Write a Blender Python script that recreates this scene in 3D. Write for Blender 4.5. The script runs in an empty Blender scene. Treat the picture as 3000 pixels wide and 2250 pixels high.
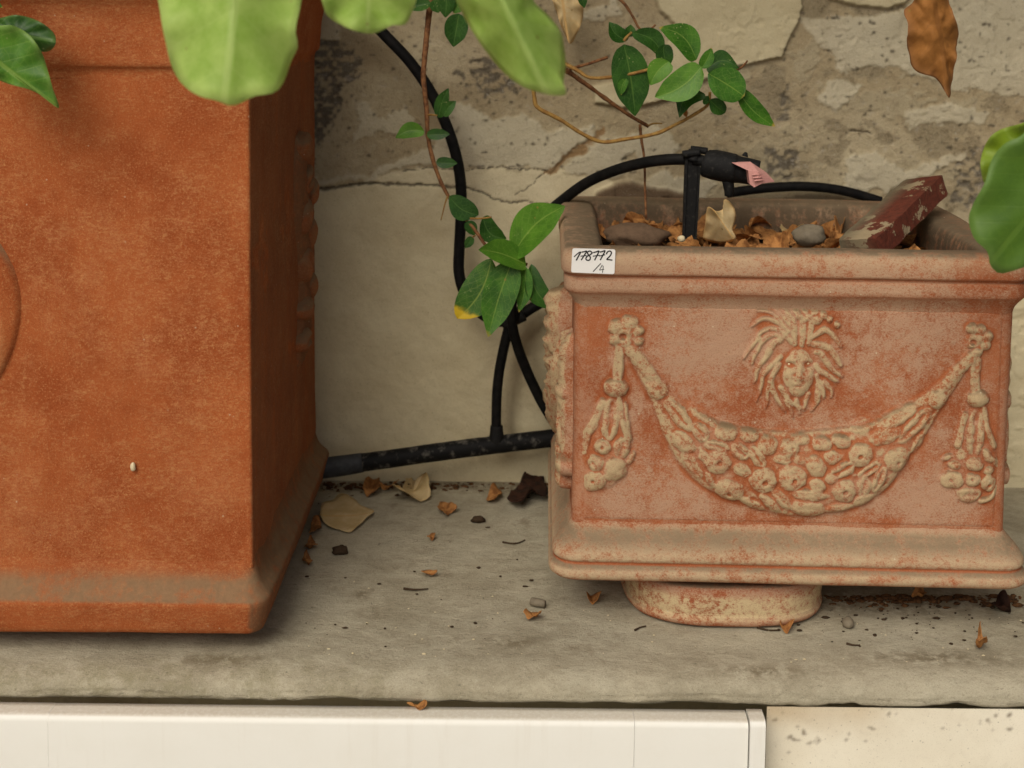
import bpy, math, random
import numpy as np
from mathutils import Vector, Matrix

rng = random.Random(7)
sc = bpy.context.scene
COL = sc.collection

# ------------------------------------------------------------------ camera
FPX, CAMH = 3800.0, 0.635                      # focal length in photo pixels, eye height over the ledge
PITCH, ROLL = math.radians(5.0), math.radians(0.6)
Y0 = -11 + FPX * math.tan(PITCH)
_F = np.array([0, math.cos(PITCH), -math.sin(PITCH)])
_U = np.array([0, math.sin(PITCH), math.cos(PITCH)])
_R = np.array([1.0, 0, 0])
_Rr = _R * math.cos(ROLL) + _U * math.sin(ROLL)
_Ur = _U * math.cos(ROLL) - _R * math.sin(ROLL)
_C = np.array([0, 0, CAMH])
cam = bpy.data.cameras.new('camera')
cam.sensor_width = 36.0
cam.lens = FPX / 3000 * 36
cam.shift_y = -(1125 - Y0) / 3000
cam.clip_start, cam.clip_end = 0.02, 500
cam.dof.use_dof = True
cam.dof.focus_distance = 1.33
cam.dof.aperture_fstop = 6.3
camo = bpy.data.objects.new('camera', cam)
M = Matrix.Identity(4)
for i, a in enumerate((_Rr, _Ur, -_F)):
    for j in range(3): M[j][i] = a[j]
M.translation = Vector(_C)
camo.matrix_world = M
COL.objects.link(camo)
sc.camera = camo

# ------------------------------------------------------------------ sky, sun, exposure
SUN_EL, SUN_AZ = 44, 204           # degrees; azimuth 180 = straight from behind the camera
wd = bpy.data.worlds.new('World'); sc.world = wd; wd.use_nodes = True
nt = wd.node_tree; nt.nodes.clear()
sky = nt.nodes.new('ShaderNodeTexSky'); sky.sky_type = 'NISHITA'; sky.sun_disc = False
sky.sun_elevation = math.radians(SUN_EL); sky.sun_rotation = math.radians(SUN_AZ)
sky.air_density = 0.6; sky.dust_density = 6.0; sky.ozone_density = 0.3
bg = nt.nodes.new('ShaderNodeBackground'); bg.inputs['Strength'].default_value = 0.06
wo = nt.nodes.new('ShaderNodeOutputWorld')
nt.links.new(sky.outputs[0], bg.inputs[0]); nt.links.new(bg.outputs[0], wo.inputs[0])
sl = bpy.data.lights.new('sun', 'SUN'); sl.energy = 1.5; sl.angle = math.radians(40); sl.color = (1.0, 0.955, 0.845)
slo = bpy.data.objects.new('sun', sl); COL.objects.link(slo)
el, az = math.radians(SUN_EL), math.radians(SUN_AZ)
sdir = Vector((math.sin(az) * math.cos(el), math.cos(az) * math.cos(el), math.sin(el)))
slo.rotation_euler = sdir.to_track_quat('Z', 'Y').to_euler()
sc.view_settings.view_transform = 'Standard'
sc.view_settings.look = 'None'
sc.view_settings.exposure = 0.27
sc.view_settings.gamma = 1.0
sc.view_settings.use_curve_mapping = False
sc.cycles.max_bounces = 8

# ------------------------------------------------------------------ pixel -> place helpers (photo pixels, 3000 x 2250)
def ray(px, py): return _F + (px - 1500) / FPX * _Rr + (Y0 - py) / FPX * _Ur
def PY(px, py, Y):
    v = ray(px, py); return _C + v * (Y / v[1])
def PZ(px, py, z=0.0):
    v = ray(px, py); return _C + v * ((z - CAMH) / v[2])
def PP(px, py, p0, n):
    v = ray(px, py); return _C + v * (np.dot(p0 - _C, n) / np.dot(v, n))

# ------------------------------------------------------------------ numpy noise
def _hash(ix, iy, iz, seed):
    h = (ix * 374761393 + iy * 668265263 + iz * 2147483647 + seed * 1274126177) & 0xFFFFFFFF
    h = ((h ^ (h >> 13)) * 1274126177) & 0xFFFFFFFF
    h = h ^ (h >> 16)
    return (h & 0xFFFFFF) / float(0xFFFFFF)
def vnoise(P, scale, seed=0):
    P = np.asarray(P, float) * scale
    i = np.floor(P).astype(np.int64); f = P - i; f = f * f * (3 - 2 * f)
    r = 0
    for dx in (0, 1):
        for dy in (0, 1):
            for dz in (0, 1):
                w = (f[..., 0] if dx else 1 - f[..., 0]) * (f[..., 1] if dy else 1 - f[..., 1]) * (f[..., 2] if dz else 1 - f[..., 2])
                r = r + w * _hash(i[..., 0] + dx, i[..., 1] + dy, i[..., 2] + dz, seed)
    return r * 2 - 1
def fbm(P, scale, oct=3, seed=0, gain=0.5):
    a, r, t = 1.0, 0, 0
    for k in range(oct):
        r = r + a * vnoise(P, scale * 2 ** k, seed + k * 17); t += a; a *= gain
    return r / t
def sstep(a, b, x):
    t = np.clip((x - a) / (b - a), 0, 1); return t * t * (3 - 2 * t)

# ------------------------------------------------------------------ object helpers
def empty(name, loc, label, cat, group=None, rotz=0.0):
    o = bpy.data.objects.new(name, None); COL.objects.link(o)
    o.location = Vector(loc); o.rotation_euler = (0, 0, rotz); o.empty_display_size = 0.02
    o['label'] = label; o['category'] = cat
    if group: o['group'] = group
    return o
def mk(name, V, F, mat, parent=None, smooth=True, attrs=None, org=None, label=None, cat=None, group=None, kind=None, uv=None, local=False):
    """V in world coordinates (or in the parent's own axes with local=True)."""
    V = np.asarray(V, float)
    o_loc = np.zeros(3)
    if parent is not None and not local:
        root = parent
        while root.parent: root = root.parent
        V = V - np.array(root.location)
    elif parent is None:
        o_loc = np.array(org if org is not None else (V[:, 0].mean(), V[:, 1].mean(), V[:, 2].min()))
        V = V - o_loc
    me = bpy.data.meshes.new(name)
    F = F.tolist() if isinstance(F, np.ndarray) else F
    me.from_pydata(V.tolist(), [], F)
    if smooth: me.polygons.foreach_set('use_smooth', [True] * len(me.polygons))
    for k, a in (attrs or {}).items():
        a = np.asarray(a, float)
        if a.ndim == 2:
            at = me.attributes.new(k, 'FLOAT_COLOR', 'POINT'); at.data.foreach_set('color', np.ascontiguousarray(np.c_[a, np.ones(len(a))], np.float32).ravel())
        else:
            at = me.attributes.new(k, 'FLOAT', 'POINT'); at.data.foreach_set('value', np.ascontiguousarray(a, np.float32))
    if uv is not None:
        ul = me.uv_layers.new(name='UVMap')
        li = np.empty(len(me.loops), np.int32); me.loops.foreach_get('vertex_index', li)
        ul.data.foreach_set('uv', np.asarray(uv, np.float32)[li].ravel())
    me.materials.append(mat)
    me.update()
    o = bpy.data.objects.new(name, me); COL.objects.link(o)
    if parent is not None: o.parent = parent
    else: o.location = Vector(o_loc)
    if label: o['label'] = label
    if cat: o['category'] = cat
    if group: o['group'] = group
    if kind: o['kind'] = kind
    return o
def gridF(nr, nc, wrap=False):
    i = np.arange(nr - 1)[:, None]; j = np.arange(nc if wrap else nc - 1)[None, :]
    j2 = (j + 1) % nc
    return np.stack([i * nc + j, i * nc + j2, (i + 1) * nc + j2, (i + 1) * nc + j], -1).reshape(-1, 4)
def cat_rom(P, n):
    """resample a polyline smoothly to n points"""
    P = np.asarray(P, float)
    if len(P) == 2:
        t = np.linspace(0, 1, n)[:, None]; return P[0] * (1 - t) + P[1] * t
    Q = np.vstack([2 * P[0] - P[1], P, 2 * P[-1] - P[-2]])
    d = np.r_[0, np.cumsum(np.linalg.norm(np.diff(P[:, :min(3, P.shape[1])], axis=0), axis=1))]; d /= d[-1]
    out = []
    for s in np.linspace(0, 1, n):
        k = min(max(np.searchsorted(d, s, 'right') - 1, 0), len(P) - 2)
        u = (s - d[k]) / max(d[k + 1] - d[k], 1e-9)
        a, b, c, e = Q[k], Q[k + 1], Q[k + 2], Q[k + 3]
        out.append(0.5 * (2 * b + (c - a) * u + (2 * a - 5 * b + 4 * c - e) * u * u + (3 * b - a - 3 * c + e) * u ** 3))
    return np.array(out)
def tube(P, rad, n=60, seg=14, noise=0.0, seed=0, resample=True, caps=True):
    P = cat_rom(P, n) if resample else np.asarray(P, float)
    n = len(P)
    rad = np.interp(np.linspace(0, 1, n), np.linspace(0, 1, len(np.atleast_1d(rad))), np.atleast_1d(rad)) if not np.isscalar(rad) else np.full(n, rad)
    T = np.gradient(P, axis=0); T /= np.linalg.norm(T, axis=1)[:, None]
    a = np.array([0.13, 0.31, 0.94]); a = a - T[0] * a.dot(T[0]); a /= np.linalg.norm(a)
    V = []
    for k in range(n):
        a = a - T[k] * a.dot(T[k]); a /= np.linalg.norm(a); b = np.cross(T[k], a)
        th = np.linspace(0, 2 * np.pi, seg, endpoint=False)
        V.append(P[k] + rad[k] * (np.cos(th)[:, None] * a + np.sin(th)[:, None] * b))
    V = np.array(V)
    if noise:
        c = P[:, None, :]
        V = c + (V - c) * (1 + noise * fbm(V, 120, 2, seed))[..., None]
    V = V.reshape(-1, 3)
    F = gridF(n, seg, True).tolist()
    if caps:
        F.append(list(range(seg))[::-1]); F.append([(n - 1) * seg + q for q in range(seg)])
    return V, F
def join(parts):
    Vs, Fs, o = [], [], 0
    for V, F in parts:
        V = np.asarray(V); Vs.append(V)
        Fs += [[q + o for q in f] for f in (F.tolist() if isinstance(F, np.ndarray) else F)]
        o += len(V)
    return np.vstack(Vs), Fs
def boxg(x0, x1, y0, y1, z0, z1, bev=0.0):
    if bev <= 0:
        V = [(x, y, z) for z in (z0, z1) for y in (y0, y1) for x in (x0, x1)]
        return np.array(V, float), [[0, 2, 3, 1], [4, 5, 7, 6], [0, 1, 5, 4], [2, 6, 7, 3], [0, 4, 6, 2], [1, 3, 7, 5]]
    b = bev; V = []; idx = {}
    for sx in (0, 1):
        for sy in (0, 1):
            for sz in (0, 1):
                X = (x0, x1)[sx]; Yv = (y0, y1)[sy]; Z = (z0, z1)[sz]
                ix = X + b * (1 - 2 * sx); iy = Yv + b * (1 - 2 * sy); iz = Z + b * (1 - 2 * sz)
                idx[sx, sy, sz] = len(V); V += [(X, iy, iz), (ix, Yv, iz), (ix, iy, Z)]
    F = []
    for s in (0, 1):
        F.append([idx[s, 0, 0], idx[s, 1, 0], idx[s, 1, 1], idx[s, 0, 1]])
        F.append([idx[0, s, 0] + 1, idx[1, s, 0] + 1, idx[1, s, 1] + 1, idx[0, s, 1] + 1])
        F.append([idx[0, 0, s] + 2, idx[1, 0, s] + 2, idx[1, 1, s] + 2, idx[0, 1, s] + 2])
    for a in (0, 1):
        for c in (0, 1):
            F.append([idx[a, c, 0], idx[a, c, 1], idx[a, c, 1] + 1, idx[a, c, 0] + 1])
            F.append([idx[a, 0, c], idx[a, 1, c], idx[a, 1, c] + 2, idx[a, 0, c] + 2])
            F.append([idx[0, a, c] + 1, idx[1, a, c] + 1, idx[1, a, c] + 2, idx[0, a, c] + 2])
    for k, i0 in idx.items(): F.append([i0, i0 + 1, i0 + 2])
    V = np.array(V, float); c = V.mean(0); G = []
    for f in F:
        nrm = np.cross(V[f[1]] - V[f[0]], V[f[2]] - V[f[0]])
        G.append(f if nrm.dot(V[f].mean(0) - c) > 0 else f[::-1])
    return V, G

# ------------------------------------------------------------------ material helpers
class NT:
    def __init__(s, name):
        s.m = bpy.data.materials.new(name); s.m.use_nodes = True
        s.t = s.m.node_tree; s.t.nodes.clear()
    def n(s, typ, props=None, **ins):
        nd = s.t.nodes.new('ShaderNode' + typ)
        for k, v in (props or {}).items(): setattr(nd, k, v)
        for k, v in ins.items():
            key = int(k[1:]) if k[0] == '_' and k[1:].isdigit() else k.replace('_', ' ')
            s.set(nd.inputs[key], v)
        return nd
    def set(s, inp, v):
        if hasattr(v, 'bl_idname') or hasattr(v, 'is_linked'):
            s.t.links.new(v.outputs[0] if hasattr(v, 'outputs') else v, inp)
        else:
            if isinstance(v, tuple) and len(v) == 3 and inp.type == 'RGBA': v = v + (1,)
            inp.default_value = v
    def coord(s, k='Object'): return s.n('TexCoord').outputs[k]
    def noise(s, co, scale, det=4, rough=0.55, dist=0.0):
        return s.n('TexNoise', Vector=co, Scale=float(scale), Detail=float(det), Roughness=rough, Distortion=dist).outputs[0]
    def ramp(s, v, lo, hi, a=0.0, b=1.0):
        nd = s.n('MapRange', dict(interpolation_type='SMOOTHSTEP'))
        for q, val in zip(range(5), (v, lo, hi, a, b)): s.set(nd.inputs[q], val)
        return nd.outputs[0]
    def math(s, op, a, b=0.0):
        nd = s.n('Math', dict(operation=op)); s.set(nd.inputs[0], a); s.set(nd.inputs[1], b); nd.use_clamp = False
        return nd.outputs[0]
    def mix(s, f, a, b, mode='MIX'):
        nd = s.n('Mix', dict(data_type='RGBA', blend_type=mode))
        s.set(nd.inputs[0], f); s.set(nd.inputs[6], a); s.set(nd.inputs[7], b)
        return nd.outputs[2]
    def mapping(s, co, scale):
        nd = s.n('Mapping'); s.set(nd.inputs[0], co); nd.inputs['Scale'].default_value = scale
        return nd.outputs[0]
    def attr(s, name, out='Fac'): return s.n('Attribute', dict(attribute_name=name)).outputs[out]
    def bump(s, h, dist, strength=1.0, nrm=None):
        nd = s.n('Bump', Height=h, Distance=dist, Strength=strength)
        if nrm is not None: s.set(nd.inputs['Normal'], nrm)
        return nd.outputs[0]
    def out(s, col, rough=0.8, bump=None, spec=0.3, **kw):
        b = s.n('BsdfPrincipled'); s.set(b.inputs['Base Color'], col); s.set(b.inputs['Roughness'], rough)
        s.set(b.inputs['Specular IOR Level'], spec)
        for k, v in kw.items(): s.set(b.inputs[k.replace('_', ' ')], v)
        if bump is not None: s.set(b.inputs['Normal'], bump)
        o = s.n('OutputMaterial'); s.t.links.new(b.outputs[0], o.inputs[0]); s.b = b; s.o = o
        return s.m

def S(r, g, b):   # sRGB 0-255 -> linear
    return tuple((c / 255 / 12.92 if c / 255 < 0.04045 else ((c / 255 + 0.055) / 1.055) ** 2.4) for c in (r, g, b))

def terracotta(name, deep, base, bloom, tan, dustc, bl_lo, bl_hi, bl_amt, wear_lo=0.41, wear_hi=0.54, dust_amt=0.9, speck=0.3, bump_d=0.0012, streak=False, fleck=1.0, dlo=0.30, dhi=0.85):
    t = NT(name); co = t.coord()
    n1 = t.noise(co, 8, 5, 0.62); n2 = t.noise(co, 42, 5, 0.68); n3 = t.noise(co, 520, 3, 0.75); n4 = t.noise(co, 150, 4, 0.7)
    n5 = t.noise(t.mapping(co, (430, 430, 620)), 1.0, 4, 0.8)
    col = t.mix(t.ramp(t.noise(co, 13, 4, 0.6), 0.36, 0.64), deep, base)
    bf = t.math('ADD', t.math('MULTIPLY', n1, 0.26), t.math('ADD', t.math('MULTIPLY', n2, 0.20), t.math('ADD', t.math('MULTIPLY', n4, 0.20), t.math('MULTIPLY', n5, 0.34))))
    bf = t.math('ADD', bf, t.attr('bloomadd'))
    bf = t.math('MULTIPLY', t.ramp(bf, bl_lo, bl_hi, 0.0, bl_amt), t.math('SUBTRACT', 1.0, t.attr('bare')))
    col = t.mix(bf, col, bloom)
    w = t.attr('wear')
    wf = t.math('MULTIPLY', t.ramp(w, 0.12, 0.7), t.ramp(t.math('ADD', t.math('MULTIPLY', n4, 0.45), t.math('ADD', t.math('MULTIPLY', n5, 0.25), t.math('MULTIPLY', n2, 0.3))), wear_lo, wear_hi))
    col = t.mix(wf, col, tan)
    # grains and pores
    col = t.mix(t.ramp(n3, 0.52, 0.72, 0.0, speck), col, tan)
    col = t.mix(t.ramp(n5, 0.46, 0.28, 0.0, 0.35), col, tuple(c * 0.55 for c in deep))
    if streak:
        sx = t.noise(t.mapping(co, (190, 190, 460)), 1.0, 4, 0.8)
        zone = t.ramp(t.math('ADD', t.math('MULTIPLY', n2, 0.5), t.math('MULTIPLY', n1, 0.5)), 0.38, 0.62)
        col = t.mix(t.math('MULTIPLY', t.ramp(sx, 0.46, 0.66, 0, 0.6), zone), col, tan)
        big = t.noise(co, 4.5, 3, 0.6)
        col = t.mix(t.ramp(big, 0.42, 0.62, 0.0, 0.18), col, tuple(c * 0.85 for c in deep))
    fine = t.noise(co, 1100, 3, 0.8)
    col = t.mix(t.ramp(fine, 0.48, 0.28, 0.0, 0.5), col, tuple(c * 0.45 for c in deep))
    col = t.mix(t.ramp(fine, 0.54, 0.74, 0.0, 0.45), col, tuple(min(1, c * 1.25) for c in tan))
    # grime streaked down the dirty faces
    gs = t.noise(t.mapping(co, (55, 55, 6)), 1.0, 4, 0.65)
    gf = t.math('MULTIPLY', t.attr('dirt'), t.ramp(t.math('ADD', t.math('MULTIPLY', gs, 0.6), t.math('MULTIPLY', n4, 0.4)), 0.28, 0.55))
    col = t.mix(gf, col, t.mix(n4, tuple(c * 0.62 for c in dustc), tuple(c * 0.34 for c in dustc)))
    # settled dust on surfaces that look up
    sep = t.n('SeparateXYZ', Vector=t.n('NewGeometry').outputs['Normal'])
    df = t.math('MULTIPLY', t.ramp(sep.outputs['Z'], dlo, dhi), t.ramp(t.math('ADD', t.math('MULTIPLY', n2, 0.6), t.math('MULTIPLY', n4, 0.4)), 0.34, 0.56, 0.35, 1.0))
    df = t.math('MULTIPLY', df, dust_amt)
    col = t.mix(df, col, t.mix(n4, dustc, tuple(c * 0.55 for c in dustc)))
    # small white lime flecks
    vo = t.n('TexVoronoi', Vector=co, Scale=130.0); vd = vo.outputs['Distance']
    pick = t.ramp(t.noise(co, 75, 1), 0.62, 0.68, 0.0, fleck)
    col = t.mix(t.math('MULTIPLY', t.ramp(vd, 0.14, 0.07), pick), col, S(196, 180, 152))
    h = t.math('ADD', t.math('MULTIPLY', n4, 0.5), t.math('ADD', t.math('MULTIPLY', n5, 0.45), t.math('MULTIPLY', n2, 0.5)))
    return t.out(col, 0.92, t.bump(h, bump_d, 1.0), 0.1)

M_TERRA = terracotta('worn_terracotta', S(152, 82, 48), S(168, 99, 63), S(182, 147, 120), S(186, 163, 126), S(122, 104, 78), 0.434, 0.562, 0.92)
M_TERRA_RELIEF = M_TERRA
M_TERRA_BASE = terracotta('limescaled_terracotta', S(154, 84, 50), S(166, 98, 64), S(182, 150, 122), S(186, 163, 130), S(130, 113, 90), 0.42, 0.555, 0.92, wear_lo=0.34, wear_hi=0.60)
M_TERRA_TALL = terracotta('orange_terracotta', S(146, 72, 36), S(164, 88, 47), S(172, 106, 68), S(196, 142, 92), S(146, 120, 90), 0.48, 0.57, 0.55, speck=0.6, streak=True, bump_d=0.0012, fleck=0.5, dlo=0.12, dhi=0.5)
M_TERRA_DISC = terracotta('limed_terracotta_disc', S(152, 84, 54), S(164, 98, 68), S(178, 142, 116), S(200, 180, 140), S(128, 110, 88), 0.46, 0.54, 0.85, wear_lo=0.40, wear_hi=0.56)

def wall_material(name, bump_d=0.0016, speck=0.5, stain=0.25):
    t = NT(name); co = t.coord()
    c = t.attr('Col', 'Color'); rough = t.attr('rough')
    n1 = t.noise(co, 14, 5, 0.65); n2 = t.noise(co, 90, 5, 0.7); n3 = t.noise(co, 380, 3, 0.7); n0 = t.noise(co, 5, 4, 0.6)
    c = t.mix(t.ramp(n1, 0.35, 0.65, 0, stain), c, (0.55, 0.47, 0.36), 'MULTIPLY')
    c = t.mix(t.ramp(n0, 0.5, 0.68, 0, stain * 1.2), c, (0.62, 0.5, 0.36), 'MULTIPLY')
    c = t.mix(t.math('MULTIPLY', t.ramp(n2, 0.52, 0.66), t.math('MULTIPLY', rough, 0.55)), c, (0.42, 0.38, 0.34), 'MULTIPLY')
    c = t.mix(t.math('MULTIPLY', t.ramp(n2, 0.44, 0.32), t.math('MULTIPLY', rough, 0.4)), c, (0.5, 0.46, 0.38))
    v = t.n('TexVoronoi', Vector=co, Scale=230.0)
    f = t.math('MULTIPLY', t.ramp(v.outputs['Distance'], 0.22, 0.1), t.ramp(t.noise(co, 130, 1), 0.52, 0.6))
    c = t.mix(t.math('MULTIPLY', f, speck), c, (0.07, 0.055, 0.04))
    g = t.noise(co, 750, 3, 0.8)
    c = t.mix(t.ramp(g, 0.46, 0.28, 0.0, 0.45), c, (0.55, 0.5, 0.42), 'MULTIPLY')
    c = t.mix(t.ramp(g, 0.56, 0.74, 0.0, 0.3), c, (0.78, 0.72, 0.58))
    h = t.math('MULTIPLY', t.math('ADD', t.math('MULTIPLY', n2, 1.0), t.math('ADD', t.math('MULTIPLY', g, 0.25), t.math('MULTIPLY', n3, 0.45))), t.math('ADD', 0.12, rough))
    return t.out(c, 0.92, t.bump(h, bump_d, 1.0), 0.12)
M_WALL = wall_material('peeling_plaster', 0.0042, 0.3, 0.2)
M_LOWER = wall_material('cream_render', 0.0006, 0.35, 0.12)

def stone_material():
    t = NT('grey_slate'); co = t.coord()
    a = t.noise(t.mapping(co, (30, 44, 44)), 1.0, 6, 0.7, 0.3); b = t.noise(co, 8, 5, 0.6); c4 = t.noise(co, 420, 4, 0.8); c5 = t.noise(t.mapping(co, (90, 190, 200)), 1.0, 5, 0.75)
    col = t.mix(t.ramp(a, 0.30, 0.72), S(154, 146, 124), S(182, 174, 151))
    col = t.mix(t.ramp(b, 0.44, 0.7, 0, 0.5), col, S(188, 182, 160))
    col = t.mix(t.ramp(b, 0.48, 0.30, 0, 0.45), col, S(136, 128, 106))
    col = t.mix(t.ramp(c5, 0.42, 0.28, 0, 0.6), col, S(94, 90, 72))
    col = t.mix(t.ramp(c4, 0.52, 0.72, 0, 0.35), col, S(200, 193, 170))
    col = t.mix(t.ramp(c4, 0.42, 0.28, 0, 0.5), col, S(74, 70, 54))
    moss = t.math('MULTIPLY', t.attr('moss'), t.ramp(t.noise(co, 45, 6, 0.75), 0.42, 0.66, 0, 0.7))
    col = t.mix(moss, col, S(128, 122, 90))
    col = t.mix(t.ramp(t.noise(co, 20, 4, 0.65), 0.63, 0.75, 0, 0.5), col, S(110, 96, 72))
    g = t.noise(co, 900, 3, 0.8)
    col = t.mix(t.ramp(g, 0.47, 0.28, 0.0, 0.5), col, S(78, 72, 58)); col = t.mix(t.ramp(g, 0.55, 0.74, 0.0, 0.4), col, S(214, 206, 184))
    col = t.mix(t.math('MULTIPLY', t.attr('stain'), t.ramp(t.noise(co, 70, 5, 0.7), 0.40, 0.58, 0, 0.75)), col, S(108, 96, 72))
    h = t.math('ADD', t.math('MULTIPLY', c5, 0.5), t.math('ADD', t.math('MULTIPLY', a, 0.8), t.math('MULTIPLY', c4, 0.3)))
    return t.out(col, 0.88, t.bump(h, 0.0030, 1.0), 0.15)
M_STONE = stone_material()

def simple(name, col, rough=0.7, spec=0.3, var=0.25, nscale=60, bump=0.0004, col2=None, lo=0.4, hi=0.65):
    t = NT(name); co = t.coord(); n = t.noise(co, nscale, 5, 0.65)
    c = t.mix(t.ramp(n, lo, hi, 0, 1.0 if col2 else var), col, col2 or tuple(q * 0.5 for q in col))
    return t.out(c, rough, t.bump(t.noise(co, nscale * 3, 3, 0.7), bump, 0.8), spec)
def white_board():
    t = NT('white_painted_board'); co = t.coord()
    n = t.noise(co, 20, 5, 0.6); f = t.noise(co, 260, 4, 0.75); st = t.noise(t.mapping(co, (60, 60, 5)), 1.0, 4, 0.6)
    col = t.mix(t.ramp(n, 0.4, 0.7, 0, 0.35), (0.82, 0.818, 0.755), (0.775, 0.765, 0.69))
    col = t.mix(t.ramp(st, 0.55, 0.75, 0, 0.25), col, (0.66, 0.62, 0.53))
    col = t.mix(t.ramp(f, 0.66, 0.74, 0, 0.35), col, (0.42, 0.35, 0.26))
    sep = t.n('SeparateXYZ', Vector=t.n('NewGeometry').outputs['Normal'])
    col = t.mix(t.math('MULTIPLY', t.ramp(sep.outputs['Z'], 0.7, 0.97), t.ramp(f, 0.3, 0.6, 0.35, 0.6)), col, S(186, 176, 152))
    return t.out(col, 0.55, t.bump(f, 0.0002, 0.6), 0.3)
M_WHITE = white_board()
M_BLACK = simple('black_hose_plastic', (0.007, 0.007, 0.007), 0.55, 0.08, 0.0, 80, 0.0002, (0.013, 0.012, 0.011))
M_PIPE = simple('dusty_black_pipe', (0.008, 0.008, 0.008), 0.6, 0.12, 0, 70, 0.0005, (0.10, 0.094, 0.08), 0.50, 0.68)
M_PIPE_FIT = simple('grey_blue_dusty_plastic', (0.05, 0.055, 0.058), 0.65, 0.3, 0, 50, 0.0004, (0.025, 0.027, 0.03))
M_FIT = simple('dusty_black_fitting', (0.010, 0.010, 0.010), 0.65, 0.15, 0, 220, 0.0005, (0.05, 0.047, 0.04), 0.52, 0.8)
M_PINK = simple('faded_pink_plastic', S(208, 152, 144), 0.55, 0.3, 0.2, 200, 0.0002)
M_LABEL = simple('white_sticker_paper', (0.84, 0.83, 0.80), 0.45, 0.4, 0.02, 30, 0.00005)
M_INK = simple('black_marker_ink', (0.012, 0.011, 0.01), 0.5, 0.3, 0.1, 100, 0.00005)
M_SOIL = simple('dry_brown_soil', S(92, 68, 46), 0.95, 0.1, 0, 160, 0.003, S(44, 32, 22), 0.42, 0.6)
M_STEM = simple('brown_twig_bark', S(132, 92, 58), 0.8, 0.2, 0, 160, 0.0006, S(92, 58, 36))
M_STEM2 = simple('tan_green_twig_bark', S(150, 118, 62), 0.75, 0.2, 0, 160, 0.0005, S(128, 92, 48))
M_ORANGE = simple('dry_orange_bract', S(172, 122, 70), 0.8, 0.2, 0, 130, 0.0006, S(128, 84, 46))
M_DARKDRY = simple('dark_dead_leaf', S(62, 38, 26), 0.8, 0.2, 0, 120, 0.0008, S(36, 22, 16))
M_CRUMB = simple('dark_crumb', S(66, 52, 38), 0.9, 0.15, 0.3, 300, 0.0004)
M_LITTER = simple('brown_litter', S(104, 72, 44), 0.9, 0.15, 0, 260, 0.0006, S(58, 42, 28))
M_PALECRUMB = simple('pale_crumb', S(214, 200, 164), 0.8, 0.2, 0.2, 300, 0.0004)
M_PEBBLE = simple('grey_pebble', S(120, 110, 92), 0.75, 0.3, 0.4, 180, 0.0004)
M_BROWNSTONE = simple('earthy_brown_stone', S(104, 84, 66), 0.85, 0.15, 0.4, 120, 0.001)
M_GROUND = simple('pale_stone_paving', (0.42, 0.39, 0.33), 0.85, 0.2, 0.25, 6, 0.002)
def brick_material():
    t = NT('red_painted_brick'); co = t.coord(); n = t.noise(co, 26, 5, 0.7); m = t.noise(co, 120, 4, 0.7)
    col = t.mix(t.ramp(m, 0.4, 0.65), S(106, 54, 40), S(88, 46, 34))
    col = t.mix(t.ramp(n, 0.52, 0.56), col, S(158, 142, 112))
    col = t.mix(t.attr('wear'), col, t.mix(m, S(126, 116, 92), S(84, 78, 62)))
    return t.out(col, 0.8, t.bump(t.math('ADD', n, t.math('MULTIPLY', m, 0.6)), 0.002, 0.8), 0.2)
M_BRICK = brick_material()

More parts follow.
